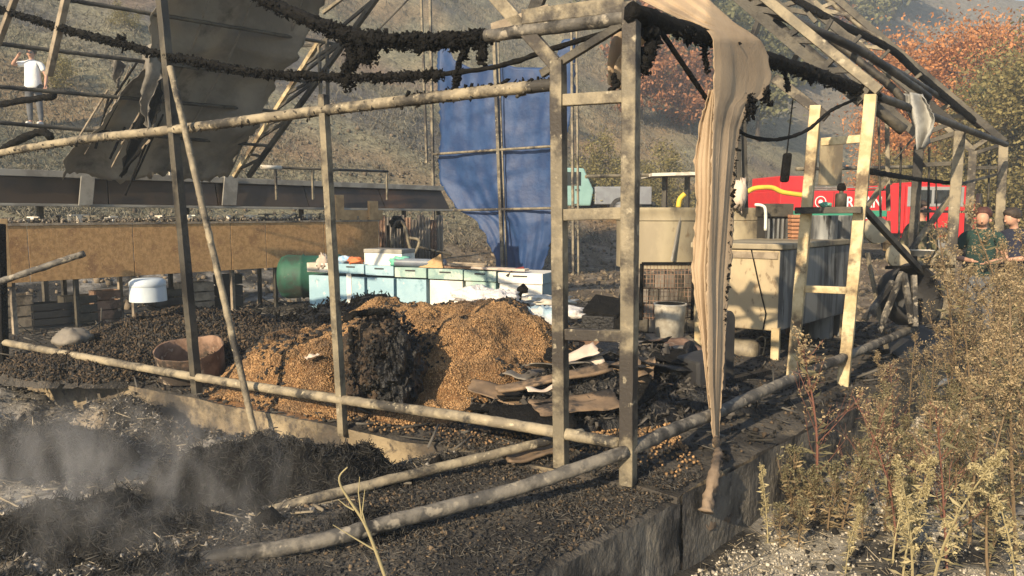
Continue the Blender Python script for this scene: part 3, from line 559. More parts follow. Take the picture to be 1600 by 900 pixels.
# ------------------------------------------------------------------ cloth
def interp(tab, y, k):
    for a, b in zip(tab[:-1], tab[1:]):
        if y <= b[0]: f = (y - a[0]) / (b[0] - a[0]) if b[0] != a[0] else 0; return a[k] + (b[k] - a[k]) * f
    return tab[-1][k]
def sheet(name, rows, place, nu, nv, fold, mat, thick=0.004, ragged=0.0, topfn=None, parent=None, smooth=True):
    m = MB(); y0 = rows[0][0]; y1 = rows[-1][0]
    for j in range(nv + 1):
        for i in range(nu + 1):
            f = i / nu; yy = y0 + (y1 - y0) * j / nv; l = interp(rows, yy, 1); r = interp(rows, yy, 2); x = l + (r - l) * f
            if topfn: t0 = topfn(x); yy = max(yy, t0) if j == 0 else t0 + (y1 - t0) * j / nv; l = interp(rows, max(yy, y0), 1); r = interp(rows, max(yy, y0), 2); x = l + (r - l) * f
            if ragged and i in (0, nu): x += ragged * mnoise.noise(Vector((yy * 0.11, i, 3.3))) + ragged * 0.5 * mnoise.noise(Vector((yy * 0.35, i, 1.3)))
            if ragged and j == nv: yy += ragged * 1.5 * mnoise.noise(Vector((x * 0.1, 7, 2)))
            m.v.append(tuple(place(x, yy, f, j / nv) + fold(f, j / nv)))
    k = nu + 1
    for j in range(nv):
        for i in range(nu): m.f.append((j * k + i, (j + 1) * k + i, (j + 1) * k + i + 1, j * k + i + 1)); m.m.append(0)
    o = m.build(name, mat, parent, smooth=smooth); s = o.modifiers.new('thickness', 'SOLIDIFY'); s.thickness = thick; s.offset = 0
    return o
def btop(x):
    t = ((670, 66), (690, 68), (702, 92), (730, 106), (775, 97), (800, 104), (842, 104), (864, 84), (872, 60), (895, 56))
    return interp(t, x, 1)
nb = Vector((-V.y, V.x, 0)) * -1
o = sheet('blue_tarpaulin', [(56, 676, 893), (150, 676, 893), (180, 677, 886), (282, 678, 868), (300, 690, 866), (327, 707, 865), (345, 740, 860), (372, 758, 852), (425, 776, 836)],
      lambda x, y, f, g: BP(x, y) + U * 0.14, 60, 70, lambda f, g: U * (0.06 * math.sin(f * 9 + 1.2 * math.sin(g * 5)) * (0.3 + g) + 0.05 * mnoise.noise(Vector((f * 12, g * 4, 0))) + 0.03 * mnoise.noise(Vector((f * 5 + g * 9, g * 14, 3)))), M['blue_tarp'], ragged=4, topfn=btop)
tag(o, 'bright blue tarpaulin hanging torn on the far gable posts', 'tarpaulin')
o = sheet('grey_tarpaulin', [(-240, 400, 660), (-30, 258, 520), (20, 236, 497), (60, 232, 472), (95, 226, 452), (150, 182, 424), (200, 140, 398), (240, 106, 374), (275, 96, 360)],
      lambda x, y, f, g: RP(x, y, 0.10), 60, 90, lambda f, g: LN * (0.22 * math.sin(g * math.pi) * math.sin(f * math.pi) * -1 + 0.06 * math.sin(f * 14 + 3 * g) * g - 0.10 * abs(math.sin(g * 15))  + 0.07 * mnoise.noise(Vector((f * 5, g * 6, 1)))), M['grey_tarp'], ragged=7)
tag(o, 'big dusty grey roof tarpaulin sagging off the purlins over the dark trough', 'tarpaulin')
for pts_ in ([(480, -10), (440, 90), (400, 180), (365, 262)], [(400, -10), (360, 90), (310, 180), (262, 266)], [(330, -10), (296, 90), (240, 180), (180, 262)]):
    ftube('tarp_seam', [RP(x_, y_, -.02) for x_, y_ in pts_], .012, M['grey_tarp'], .006, parent=o, n=6)
# dark torn shreds on its ragged edge
def shred(label, pts, wds, d, mat):
    rows = [(p[1], p[0] - w_ / 2, p[0] + w_ / 2) for p, w_ in zip(pts, wds)]
    o = sheet('torn_shred', rows, lambda x, y, f, g: P(x, y, d), 8, 24, lambda f, g: Vector((0.01 * math.sin(g * 5), 0.05 * math.sin(f * 6 + g * 7), 0)), mat, ragged=7)
    return tag(o, label, 'cloth scrap')
shred('charred pointed shred hanging below the middle rail over the trough', [(240, 110), (228, 190), (212, 235), (190, 276)], [26, 30, 22, 4], 8.6, M['char'])
shred('splintered grey strip of tent lining hanging at the left post', [(232, 70), (236, 120), (228, 165), (236, 205)], [30, 26, 16, 6], 8.4, M['grey_tarp'])
shred('small grey scrap dangling from a purlin on the burnt hillside', [(180, 92), (184, 112), (186, 134)], [20, 16, 4], 9.0, M['grey_tarp'])
o = sheet('grey_rag', [(146, 1412, 1440), (165, 1412, 1452), (185, 1418, 1466), (200, 1428, 1462), (232, 1436, 1446)], lambda x, y, f, g: GP(x, y, 4.2), 14, 26,
          lambda f, g: U * (0.08 * math.sin(f * 9 + g * 4)), M['rag'], ragged=5); tag(o, 'pale grey rag snagged on the rafters beside the rust-leaved tree', 'rag')
# canvas curtain over the eave
def cd(x, y, f, g):
    base = C - V * 0.06
    if y < 62:                                    # part lying back over the eave
        e = onplane(max(x, 1105), 62, base, U); return P(x, y, e.y + (62 - y) * .003)
    return onplane(x, y, base, U)
def cfold(f, g):
    a = 0.003 + 0.024 * min(1, max(0, (g - 0.14) * 3)) * (1.1 - 0.6 * g)
    w_ = 0.3 * mnoise.noise(Vector((f * 2, g * 2.2, 1)))
    a *= .20
    return -V * (a * math.sin(f * 13 + w_ * 4) + a * 0.4 * math.sin(f * 27 + w_ * 6) + 0.08 * a * math.sin(f * 70 + w_ * 12) + 0.012 * mnoise.noise(Vector((f * 2.5, g * 5, 4)))) + U * 0.008 * math.sin(f * 23 + g * 6)
CROWS = [(-40, 960, 1070), (0, 1000, 1108), (30, 1062, 1140), (48, 1104, 1166), (62, 1112, 1188), (85, 1114, 1200), (120, 1114, 1206), (150, 1114, 1196), (165, 1114, 1170), (200, 1113, 1156), (300, 1110, 1146), (380, 1107, 1141), (450, 1105, 1137), (520, 1106, 1133), (600, 1108, 1128), (660, 1112, 1125), (700, 1115, 1124)]
o = sheet('canvas_curtain', CROWS, cd, 110, 150, cfold, M['curtain'], ragged=2.5); tag(o, 'long scorched beige canvas draped over the eave and hanging beside the corner post', 'canvas')
edge = [cd(interp(CROWS, y_, 2) - 1.5, y_, 1, 0) for y_ in range(165, 520, 12)]; crust('burnt_edge', edge, .010, o, 220, .010)
def fold_place(x, y, f, g):
    rp = onplane(interp(CROWS, y, 1) + 3, y, C - V * 0.06, U); return onplane(x, y, rp, Vector((.80, -.60, 0)))
o = sheet('canvas_fold', [(140, 1108, 1117), (190, 1092, 1116), (250, 1082, 1115), (320, 1084, 1113), (380, 1080, 1111), (420, 1077, 1109), (470, 1084, 1108), (530, 1094, 1109), (600, 1103, 1111), (640, 1108, 1114)],
          fold_place, 44, 90, lambda f, g: Vector((.6, .8, 0)) * (0.035 * abs(math.sin(f * 7.5 + .8 * math.sin(g * 4))) + 0.012 * math.sin(f * 21 + 2 * g)), M['curtain'], ragged=3)
tag(o, 'bunched peach fold of canvas on the inner side of the beige curtain', 'canvas')
m = MB(); wq = lambda x_, y_, w_: onplane(x_, y_, C - V * w_, U); pts = [wq(1119, 685, .07), wq(1122, 708, .2), wq(1118, 730, .30), wq(1112, 755, .31), wq(1106, 780, .31), wq(1102, 800, .32)]
pp_ = lerp_path(spline(pts, 5), 0.015); m.tube(pp_, [.013 + .016 * (i_ / len(pp_)) for i_ in range(len(pp_))], 14, 0.022, 14, 3.1); tag(m.build('canvas_tail', M['canvas_dark'], smooth=True), 'twisted tail of canvas trailing down the blackened plinth', 'canvas')
m = MB(); m.tube(lerp_path([G(1086, 826, -0.27), G(1130, 800, -0.27)], 0.02), 0.05, 12, 0.03, 12, 5.5); tag(m.build('canvas_bundle', M['canvas_dark'], smooth=True), 'rolled brown canvas bundle lying at the plinth foot on pale ash', 'canvas')
for (pp, lab) in (([(1168, 150), (1172, 168), (1166, 178)], 'frayed black fringe under the hem of the beige canvas'), ([(1195, 140), (1198, 160)], 'burnt black tatter at the outer edge of the beige canvas')):
    m = MB(); q = [cd(x, y, 0, 0) for x, y in pp]; m.tube(lerp_path(q, 0.012), 0.022, 9, 0.03, 30, 2.2); t_ = tag(m.build('burnt_fringe', M['char']), lab, 'cloth scrap'); crust('char_flake', q, 0.04, t_, 2600, 0.012)
m = MB(); q = [GP(955, 40, .25), GP(958, 75, .25), GP(962, 100, .25), GP(966, 128, .25)]
o = sheet('scorched_flap', [(20, 945, 1035), (45, 950, 1030), (70, 952, 1000), (100, 955, 975), (135, 958, 968)], lambda x, y, f, g: GP(x, y, 0.3), 16, 24, lambda f, g: U * 0.04 * math.sin(f * 11 + 5 * g), M['curtain'], ragged=5)
tag(o, 'torn orange-brown canvas flap behind the head of the corner post', 'canvas')

# ------------------------------------------------------------------ trough, bench
def uline(px, py, d): return P(px, py, d)
# dark sheet-metal trough: front face between image lines, recedes along the shed
TA = P(-40, 262, 9.2); TB = P(690, 291, 14.6); TA2 = P(-40, 321, 9.2); TB2 = P(704, 330, 14.6)
tro = thing('metal_trough', 'long dark brown sheet metal trough running above the strand board bench', 'trough', (TA.x, TA.y, gz(TA.x, TA.y)))
back = Vector((-0.72, 0.69, 0)) * 0.55
def quad_prism(a, b, c, d, off, name, mat, parent, bev=0.004):
    m = MB(); vs = [a, b, c, d] + [p + off for p in (a, b, c, d)]; m.add(vs, [(0, 1, 2, 3), (7, 6, 5, 4), (0, 4, 5, 1), (1, 5, 6, 2), (2, 6, 7, 3), (3, 7, 4, 0)]); return m.build(name, mat, parent, bevel=bev)
def lp(a, b, f): return a.lerp(b, f)
for i in range(5):
    f0 = i / 5; f1 = (i + 1) / 5 - 0.002
    quad_prism(lp(TA, TB, f0) - Vector((0, 0, 0.09)), lp(TA, TB, f1) - Vector((0, 0, 0.09)), lp(TA2, TB2, f1) + Vector((0, 0, 0.04)), lp(TA2, TB2, f0) + Vector((0, 0, 0.04)), back, 'side_panel', M['brown_metal'], tro)
dn = Vector((0.05, -0.05, 0))
quad_prism(TA + dn, TB + dn, TB + dn - Vector((0, 0, 0.085)), TA + dn - Vector((0, 0, 0.085)), back, 'top_flange', M['flange'], tro)
quad_prism(TA2 + dn + Vector((0, 0, 0.035)), TB2 + dn + Vector((0, 0, 0.035)), TB2 + dn, TA2 + dn, back * 0.3, 'bottom_flange', M['flange'], tro)
for px in (138, 362):
    f = (px + 40) / 735.0; a = lp(TA, TB, f * 0.93 if px < 200 else f * 0.8); 
    fr = 0.0
    p1 = onplane(px - 12, 275, TA + dn * 1.3, (TB - TA)); p2 = onplane(px + 10, 275, TA + dn * 1.3, (TB - TA)); p3 = onplane(px + 6, 321, TA + dn * 1.3, (TB - TA)); p4 = onplane(px - 16, 321, TA + dn * 1.3, (TB - TA))
    quad_prism(p1, p2, p3, p4, dn * 0.4, 'patch_plate', M['flange'], tro)
for f in (0.1, 0.35, 0.6, 0.88, 0.99):
    a = lp(TA2, TB2, f) + back * 0.5; g_ = 0.0; MB().bar((a.x, a.y, -0.02), (a.x, a.y, a.z + 0.1), 0.06, 0.06, V).build('leg', M['steel_dark'], tro)
# strand board bench in front of it
BA = P(-30, 349, 7.9); BB = onplane(592, 349, BA, U)
bd = (BB - BA); Lb = Vector((bd.x, bd.y, 0)).length; bdir = Vector((bd.x, bd.y, 0)).normalized(); bn = Vector((bdir.y, -bdir.x, 0))
zt = (BA.z + BB.z) / 2
bench = thing('strand_board_bench', 'long bench clad with brown strand board panels on thin legs', 'bench', (BA.x, BA.y, 0))
def bpx(px, py=350): return onplane(px, py, BA, bdir)
seams = [(-40, 41), (42, 206), (207, 359), (360, 414), (415, 505), (506, 590)]
for (x0, x1) in seams:
    a = bpx(x0); b_ = bpx(x1); zb = bpx(40, 441).z
    m = MB(); m.box(Vector(((a.x + b_.x) / 2, (a.y + b_.y) / 2, (zt + zb) / 2)), Vector(((b_.x - a.x) / 2, (b_.y - a.y) / 2, 0)) * 0.998, bn * 0.009, Vector((0, 0, (zt - zb) / 2)))
    m.build('board', M['osb'], bench, bevel=0.003)
m = MB(); ctr = (BA + BB) / 2 - bn * 0.28; m.box((ctr.x, ctr.y, zt + 0.012), bdir * (Lb / 2), bn * 0.30, Vector((0, 0, 0.012))); m.build('bench_top', M['wood_grey'], bench)
for i in range(8):
    a = BA + bdir * (0.25 + i * Lb / 8.2)
    for k in (0.04, 0.5): q = a - bn * k; MB().bar((q.x, q.y, -0.03), (q.x, q.y, 0.75 if k < 0.1 else zt), 0.045, 0.045, V).build('leg', M['steel_dark'] if i % 2 else M['wood_grey'], bench)
# bolts, frame bars and rubble strewn along the bench top
n = 900; f = RNG.uniform(0, 1, n); k = RNG.uniform(0.02, 0.5, n)
pos = np.array([tuple(BA + bdir * (Lb * f_) - bn * k_) for f_, k_ in zip(f, k)]); pos[:, 2] = zt + 0.03 + RNG.uniform(0, 0.03, n)
o = scatter('bench_rubble', pos, np.stack([RNG.uniform(.005, .035, n), RNG.uniform(.003, .012, n), RNG.uniform(.003, .012, n)], 1), BOX_V, BOX_F, pm('bench_rubble', (0.16, 0.135, 0.105), None, rough=0.8, bump=0, island=0.85), RNG)
tag(o, 'small burnt bits strewn thickly along the strand board bench', 'rubble', kind='stuff')
# rows of hive frames standing on the bench
for i in range(46):
    f_ = (i + RNG.uniform(-.25, .25)) / 46; a = BA + bdir * (Lb * f_) - bn * RNG.uniform(.12, .42); h_ = RNG.uniform(.035, .10)
    m = MB(); w_ = RNG.uniform(.012, .03); L_ = RNG.uniform(.04, .12); dd = (bdir * math.cos(i) + bn * math.sin(i * 1.7)).normalized(); dn_ = Vector((-dd.y, dd.x, 0)); zc = zt + 0.02
    m.box((a.x, a.y, zc + h_ / 2), dd * w_, dn_ * w_ * .6, Vector((0, 0, h_ / 2))); m.box((a.x, a.y, zc + h_), dd * L_, dn_ * 0.012, Vector((0, 0, 0.008)))
    tag(m.build('bench_fitting', (M['flange'], M['white_dirty'], M['steel'], M['steel_dark'])[i % 4], bevel=0.002), 'small upright metal fitting in the row between trough and strand board', 'fitting', 'fittings along the bench top')
# loose timber on the bench end
def block(name, label, cat, c, x, y, z, mat, bev=0.004, group=None):
    m = MB(); m.box(c, x, y, z); return tag(m.build(name, mat, bevel=bev), label, cat, group)
a = bpx(533, 320) - bn * 0.06; block('timber_offcut', 'upright pale timber block standing on the bench in front of the trough', 'timber', (a.x, a.y, zt + 0.02 + 0.19), bdir * 0.07, bn * 0.035, Vector((0, 0, 0.19)), M['wood'])
a = bpx(565, 340) - bn * 0.05; block('timber_offcut', 'low orange-lit plank lying at the end of the bench', 'timber', (a.x, a.y, zt + 0.10), bdir * 0.42, bn * 0.02, Vector((0, 0, 0.075)), M['wood'])
a = bpx(583, 340) + bn * 0.0; block('timber_offcut', 'small orange-lit peg against the low plank on the bench', 'timber', (a.x, a.y, zt + 0.17), bdir * 0.08, bn * 0.03, Vector((0, 0, 0.145)), M['wood'])
for (x0, y0, x1, y1, lab) in ((450, 345, 470, 333, 'short burnt stick propped on the bench top'), (140, 348, 185, 341, 'thin warped strip lying on the bench top'), (228, 343, 280, 341, 'pale lath lying along the bench rim'), (300, 342, 345, 344, 'cream lath lying near the leaning pole on the bench')):
    a = bpx(x0, y0) - bn * .1; b_ = bpx(x1, y1) - bn * .16; a.z = max(a.z, zt + .035); b_.z = max(b_.z, zt + .035); tag(MB().bar(a, b_, 0.05, 0.015).build('lath', M['wood_grey'], bevel=.002), lab, 'lath')
# orange-lit upright at the left end
a = P(6, 392, 7.85); block('yellow_board', 'narrow yellow-orange board standing at the end of the bench', 'board', (a.x, a.y, (0.55 + 1.27) / 2), bdir * 0.05, bn * 0.012, Vector((0, 0, 0.36)), M['wood'])
for i in range(16):
    a = P(205 + 9 * RNG.uniform(-4, 6), 95 + 9 * i * RNG.uniform(.8, 1.1), 8.7 + RNG.uniform(-.2, .2)); b_ = P(0, 0, 8) ; b_ = a + Vector((RNG.uniform(-.45, -.1), RNG.uniform(-.1, .1), RNG.uniform(-.75, -.3)))
    ftube('splinter', [a, b_], RNG.uniform(.006, .014), M['wood_grey'] if i % 3 else M['char'], .004, n=6)
# white rack behind the trough
rk = thing('pipe_rack', 'white pipe rack with short legs standing behind the trough', 'rack', tuple(P(220, 268, 11)))
a = P(126, 256, 10.2); b_ = P(316, 246, 11.4); MB().tube([a, b_], 0.035, 8).build('rail', M['white_dirty'], rk, smooth=True)
for i in range(8): q = a.lerp(b_, (i + 0.1) / 7.2 if i < 7 else 0.99); MB().bar(q, (q.x, q.y, q.z - 0.42), 0.03, 0.03, V).build('leg', M['white_dirty'], rk)
a2 = a + back * .6; b2 = b_ + back * .6; MB().tube([a2, b2], 0.02, 8).build('rail', M['blue_plastic'], rk, smooth=True)
rk2 = thing('pipe_rack', 'thin grey pipe rail with a pale sleeve behind the slender post', 'rack', tuple(P(500, 268, 12.4)))
a = P(408, 261, 11.6); b_ = P(606, 268, 13.4); MB().tube([a, b_], 0.022, 8).build('rail', M['steel_dark'], rk2, smooth=True); MB().tube([a, a.lerp(b_, .14)], 0.032, 8).build('sleeve', M['white_dirty'], rk2, smooth=True)
for f_ in (0.1, 0.37, 0.99): q = a.lerp(b_, f_); MB().bar(q, (q.x, q.y, q.z - 0.5), 0.03, 0.03, V).build('leg', M['steel'], rk2)
# things under the bench
def solid_pts(label, name, cat, c, prof, mat, n=20, parent=None):
    m = MB(); m.lathe(c, prof, n); return tag(m.build(name, mat, smooth=True), label, cat)
bk = thing('bucket', 'upturned pale bluish plastic tub on the brown debris heap', 'bucket', tuple(P(232, 468, 6.6)))
c = P(232, 470, 6.6); m = MB(); m.lathe(c, [(0.155, 0.0), (0.150, 0.12), (0.148, 0.13)], 24); m.build('wall', M['bucket'], bk, smooth=True)
m = MB(); m.lathe(c, [(0.148, 0.128), (0.153, 0.135), (0.150, 0.175), (0.12, 0.20), (0.0, 0.205)], 24); m.build('lid', M['bucket'], bk, smooth=True)
for (x0, x1) in ((84, 112), (178, 204), (238, 262)):
    a = bpx(x0, 440) - bn * .05; b_ = bpx(x1, 440) - bn * .05; MB().bar((a.x, a.y, .63), (b_.x, b_.y, .63), .02, .12).build('red_apron', M['red_stain'], bench)
for i, (x, w_, h_, mt, lab) in enumerate(((30, .16, .42, 'wood_grey', 'grey wooden crate under the bench end'), (132, .17, .36, 'steel_dark', 'sooty square crate under the bench'), (176, .14, .4, 'rust', 'rusty slatted crate under the bench by the tub'), (318, .2, .42, 'wood_grey', 'weathered slatted crate under the bench by the leaning pole'), (372, .15, .5, 'black', 'black crate under the bench near the green drum'), (85, .2, .3, 'black', 'low black crate under the bench'), (275, .2, .36, 'steel_dark', 'dark low crate under the bench'))):
    q = bpx(x, 440) - bn * .3; crate = thing('crate', lab, 'crate', (q.x, q.y, 0.0)); x_ = bdir * w_; y_ = bn * w_ * .7
    m = MB(); m.box((q.x, q.y, 0.02), x_, y_, Vector((0, 0, .02))); m.build('base', M[mt], crate)
    for sg in (-1, 1):
        for q_ in range(3):
            zz = 0.04 + (h_ - 0.04) * (q_ + .5) / 3; hz = (h_ - .04) / 7
            MB().box((q.x + x_.x * sg, q.y + x_.y * sg, zz), y_, bdir * 0.008, Vector((0, 0, hz))).build('slat', M[mt], crate); MB().box((q.x + y_.x * sg, q.y + y_.y * sg, zz), x_ * .96, bn * 0.008, Vector((0, 0, hz))).build('slat', M[mt], crate)
# flattened boards and pipes on the floor at the left
for (x0, y0, x1, y1, w_, h_, mt, lab) in ((5, 505, 165, 490, 0.22, 0.03, 'steel_pale', 'wide sunlit pale board lying on the floor near the left post'), (20, 492, 170, 478, 0.14, 0.04, 'rust', 'brownish board lying behind the wide pale board'), (10, 484, 165, 474, 0.09, 0.06, 'bucket', 'bluish wrapped pipe lying on the floor under the bench'), (5, 484, 48, 496, 0.05, 0.03, 'flange', 'short grey bar propped near the left post')):
    tag(MB().bar(G(x0, y0, .04), G(x1, y1, .04), w_, h_).build('floor_board', M[mt], bevel=.006), lab, 'board')

# ------------------------------------------------------------------ beehives
HR = P(849, 420, 8.2); HL = P(478, 412, 9.45); he = Vector((HR.x - HL.x, HR.y - HL.y, 0)); HLn = he.length; he.normalize(); hf = Vector((he.y, -he.x, 0))
if hf.y > 0: hf = -hf
def hpx(px): return onplane(px, 420, Vector((HR.x, HR.y, 0)), he)
hives = [((481, 526), 'blue_hive', 'white_dirty', 'pale blue beehive with a whitish lid beside the green drum', 0.70), ((529, 570), 'blue_hive', 'blue_hive', 'blue beehive with a white strip behind the slim post', 0.70), ((572, 616), 'blue_hive', 'blue_hive', 'sky blue beehive under the white polystyrene box', 0.69), ((618, 667), 'blue_hive', 'teal_hive', 'peeling blue beehive under the grey plastic pipe', 0.68), ((670, 724), 'white', 'teal_hive', 'beehive with a bright white front and pale green lid', 0.675), ((726, 776), 'teal_hive', 'teal_hive', 'mottled green beehive between two white ones', 0.67), ((779, 849), 'white', 'white', 'large white beehive with sides tinted pale blue for shade at the end of the row', 0.66)]
for (x0, x1), mt, lm, lab, zt_ in hives:
    a = hpx(x0); b_ = hpx(x1); wd = (b_ - a).length; cc = (a + b_) / 2; dp = 0.46
    hv = thing('beehive', lab, 'beehive', (cc.x, cc.y, 0), 'beehives in the row'); ctr = Vector((cc.x, cc.y, 0)) - hf * dp / 2
    side = 'blue_hive' if x0 == 779 else mt  # end hive's sides coloured blue to stand in for shade
    m = MB(); m.box((ctr.x, ctr.y, 0.32), he * (wd / 2 - .012), hf * (dp / 2), Vector((0, 0, 0.22))); o = m.build('body', [M[mt], M[side]], hv, bevel=.004)
    for p in o.data.polygons:
        if abs(p.normal.dot(he)) > 0.7: p.material_index = 1
    o2 = MB().box((ctr.x, ctr.y, zt_ - 0.06), he * (wd / 2), hf * (dp / 2 + .02), Vector((0, 0, 0.06))).build('lid', [M[lm], M['blue_hive']], hv, bevel=.006)
    if x0 == 779:
        for p in o2.data.polygons:
            if abs(p.normal.dot(he)) > 0.7: p.material_index = 1
    q = ctr + hf * (dp / 2 + .022); MB().box((q.x, q.y, zt_ - 0.035), he * (wd * .16), hf * 0.004, Vector((0, 0, .008))).build('hand_slot', M['black'], hv)
    MB().box((q.x, q.y, 0.125), he * (wd * .4), hf * 0.02, Vector((0, 0, .01))).build('landing_board', M[mt], hv)
    for sg in (-1, 1): MB().box((ctr.x + he.x * sg * wd * .38, ctr.y + he.y * sg * wd * .38, 0.05), he * .03, hf * dp * .45, Vector((0, 0, .05))).build('foot', M['wood_grey'], hv)
    if x0 == 529: q = ctr + hf * (dp / 2 + .004) + he * (-wd * .1); MB().box((q.x, q.y, .38), he * .035, hf * .004, Vector((0, 0, .2))).build('white_strip', M['white'], hv)
HF0 = hpx(700); 
def htop(px, back_=0.15): q = hpx(px) - hf * back_; return Vector((q.x, q.y, 0.70 - 0.04 * (px - 481) / 368))
q = htop(594, .22); bx_ = thing('polystyrene_box', 'white polystyrene box with grey lid on the blue beehives', 'box', tuple(q))
MB().box((q.x, q.y, q.z + .075), he * .27, hf * .16, Vector((0, 0, .075))).build('body', M['white'], bx_, bevel=.01); MB().box((q.x, q.y, q.z + .175), he * .275, hf * .165, Vector((0, 0, .025))).build('lid', M['flange'], bx_, bevel=.008)
m = MB(); a = htop(618, -.0) + Vector((0, 0, .055)); b_ = htop(690, .1) + Vector((0, 0, .055)); m.tube([a, b_], .05, 16, cap=False); m.tube([a, b_], .044, 16, cap=False); m.tube([a.lerp(b_, .5), b_], .045, 16); tag(m.build('plastic_pipe', M['pvc'], smooth=True), 'short grey plastic drain pipe resting on the beehives', 'pipe')
m = MB(); q = htop(672, .02); m.add([q - he * .17 + Vector((0, 0, .005)), q + he * .16 + Vector((0, 0, .005)), q + he * .13 + Vector((0, 0, .17)), q - he * .17 - hf * .03 + Vector((0, 0, .005)), q + he * .16 - hf * .03 + Vector((0, 0, .005)), q + he * .13 - hf * .03 + Vector((0, 0, .17))], [(0, 1, 2), (5, 4, 3), (0, 3, 4, 1), (1, 4, 5, 2), (2, 5, 3, 0)])
tag(m.build('plywood_triangle', M['wood']), 'orange plywood triangle propped against the grey plastic pipe', 'board')
for (x0, x1, k, mt, lab, dz) in ((682, 765, .12, 'rust', 'long reddish brown board lying on the white-fronted hive', .02), (690, 745, .3, 'wood_grey', 'grey lath lying behind the reddish board on the hives', .05), (738, 822, .03, 'paper', 'pale cracked board over the mottled green hive', .03), (700, 760, .02, 'wood_grey', 'thin stick across the hive lids', .055)):
    a = htop(x0, k); b_ = htop(x1, k); a.z += dz; b_.z += dz; tag(MB().bar(a, b_, .14 if mt != 'wood_grey' else .04, .025).build('hive_board', M[mt], bevel=.003), lab, 'board')
q = htop(800, .02); ht = thing('hive_tool', 'red-handled hive tool lying on the end hive lid', 'tool', tuple(q)); MB().bar(q + Vector((0, 0, .02)), q + he * .12 - hf * .05 + Vector((0, 0, .05)), .04, .03).build('handle', M['red_stain'], ht, bevel=.006); MB().bar(q + Vector((0, 0, .02)), q - he * .05 + hf * .06 - Vector((0, 0, .04)), .025, .012).build('blade', M['steel_dark'], ht)
for (px, dz, rx, rz, mt, nm, lab, cat) in ((552, .04, .10, .05, 'orange_rag', 'rag', 'crumpled orange rag on the hive lids', 'rag'), (535, .05, .09, .05, 'blue_plastic', 'plastic_wrap', 'crumpled blue and white plastic wrap on the hive lids', 'wrap'), (502, .0, .08, .11, 'paper', 'sack_cloth', 'greyish cloth lump hanging over the end hive lid', 'cloth'), (622, .06, .13, .06, 'mint', 'net', 'green netting heaped beside the grey plastic pipe', 'net')):
    q = htop(px, .05); m = MB(); m.blob((q.x, q.y, q.z + dz), rx, .09, rz, .45, 3.0, px, 16); tag(m.build(nm, M[mt], smooth=True), lab, cat)
# green drum lying behind
gb = thing('green_drum', 'dark green plastic drum lying on its side behind the beehives', 'drum', tuple(P(462, 460, 10.0)))
q = P(470, 432, 10.0); axd = (he * .9 + Vector((0.1, .45, 0))).normalized(); m = MB(); m.lathe(q - axd * .28, [(0, 0), (.20, .0), (.27, .04), (.30, .12), (.285, .3), (.305, .32), (.285, .34), (.285, .6), (.30, .8), (.2, .9), (0, .9)], 28, axis=axd); m.build('shell', M['green'], gb, smooth=True)
m = MB(); m.lathe(q - axd * .3, [(.05, 0), (.05, .03), (0, .03)], 12, axis=axd); m.build('bung', M['black'], gb)
# corrugated sheets and machine remains behind the hives
cs = thing('corrugated_screen', 'sooty corrugated metal screen standing behind the beehives', 'screen', tuple(P(660, 395, 13)))
for i in range(10):
    x0 = 592 + i * 10; a = P(x0, 336, 12.6); m = MB(); L_ = 14; wv = 10 * 12.6 / F
    for k in range(L_ + 1):
        f_ = k / L_; dy = 0.02 * math.sin(f_ * math.pi * 4); m.v += [(a.x + wv * f_, a.y + dy, .25), (a.x + wv * f_, a.y + dy, a.z - .04 * (i % 3))]
    for k in range(L_): m.f.append((2 * k, 2 * k + 2, 2 * k + 3, 2 * k + 1)); m.m.append(0)
    o = m.build('sheet', M['corr'] if i % 4 else M['rust'], cs, smooth=True); sm = o.modifiers.new('t', 'SOLIDIFY'); sm.thickness = .004
MB().bar(P(590, 400, 12.7), P(692, 400, 12.7), .06, .06).build('rail', M['steel_dark'], cs)
for x in (594, 640, 688): q = P(x, 360, 12.72); MB().bar((q.x, q.y, -.25), (q.x, q.y, 1.2), .05, .05, V).build('post', M['steel_dark'], cs)
mc = thing('burnt_extractor', 'tangled burnt honey machine with bent pipes behind the polystyrene box', 'machine', tuple(P(635, 395, 11.5)))
MB().tube(spline([P(612, 400, 11.5), P(614, 360, 11.5), P(622, 346, 11.5), P(632, 352, 11.5), P(640, 385, 11.5), P(648, 395, 11.5), P(655, 376, 11.5), P(640, 372, 11.5)], 5), .025, 8).build('pipe', M['steel'], mc, smooth=True)
MB().tube([P(655, 386, 11.4), P(705, 398, 11.2)], .02, 8).build('pipe', M['steel_dark'], mc, smooth=True); MB().blob(P(620, 348, 11.6), .12, .12, .1, .4, 3, 4).build('motor', M['char'], mc)
for x in (606, 618, 628): MB().bar(P(x, 352, 11.6), P(x + 2, 410, 11.6), .035, .035).build('leg', M['steel'] if x == 618 else M['char'], mc)

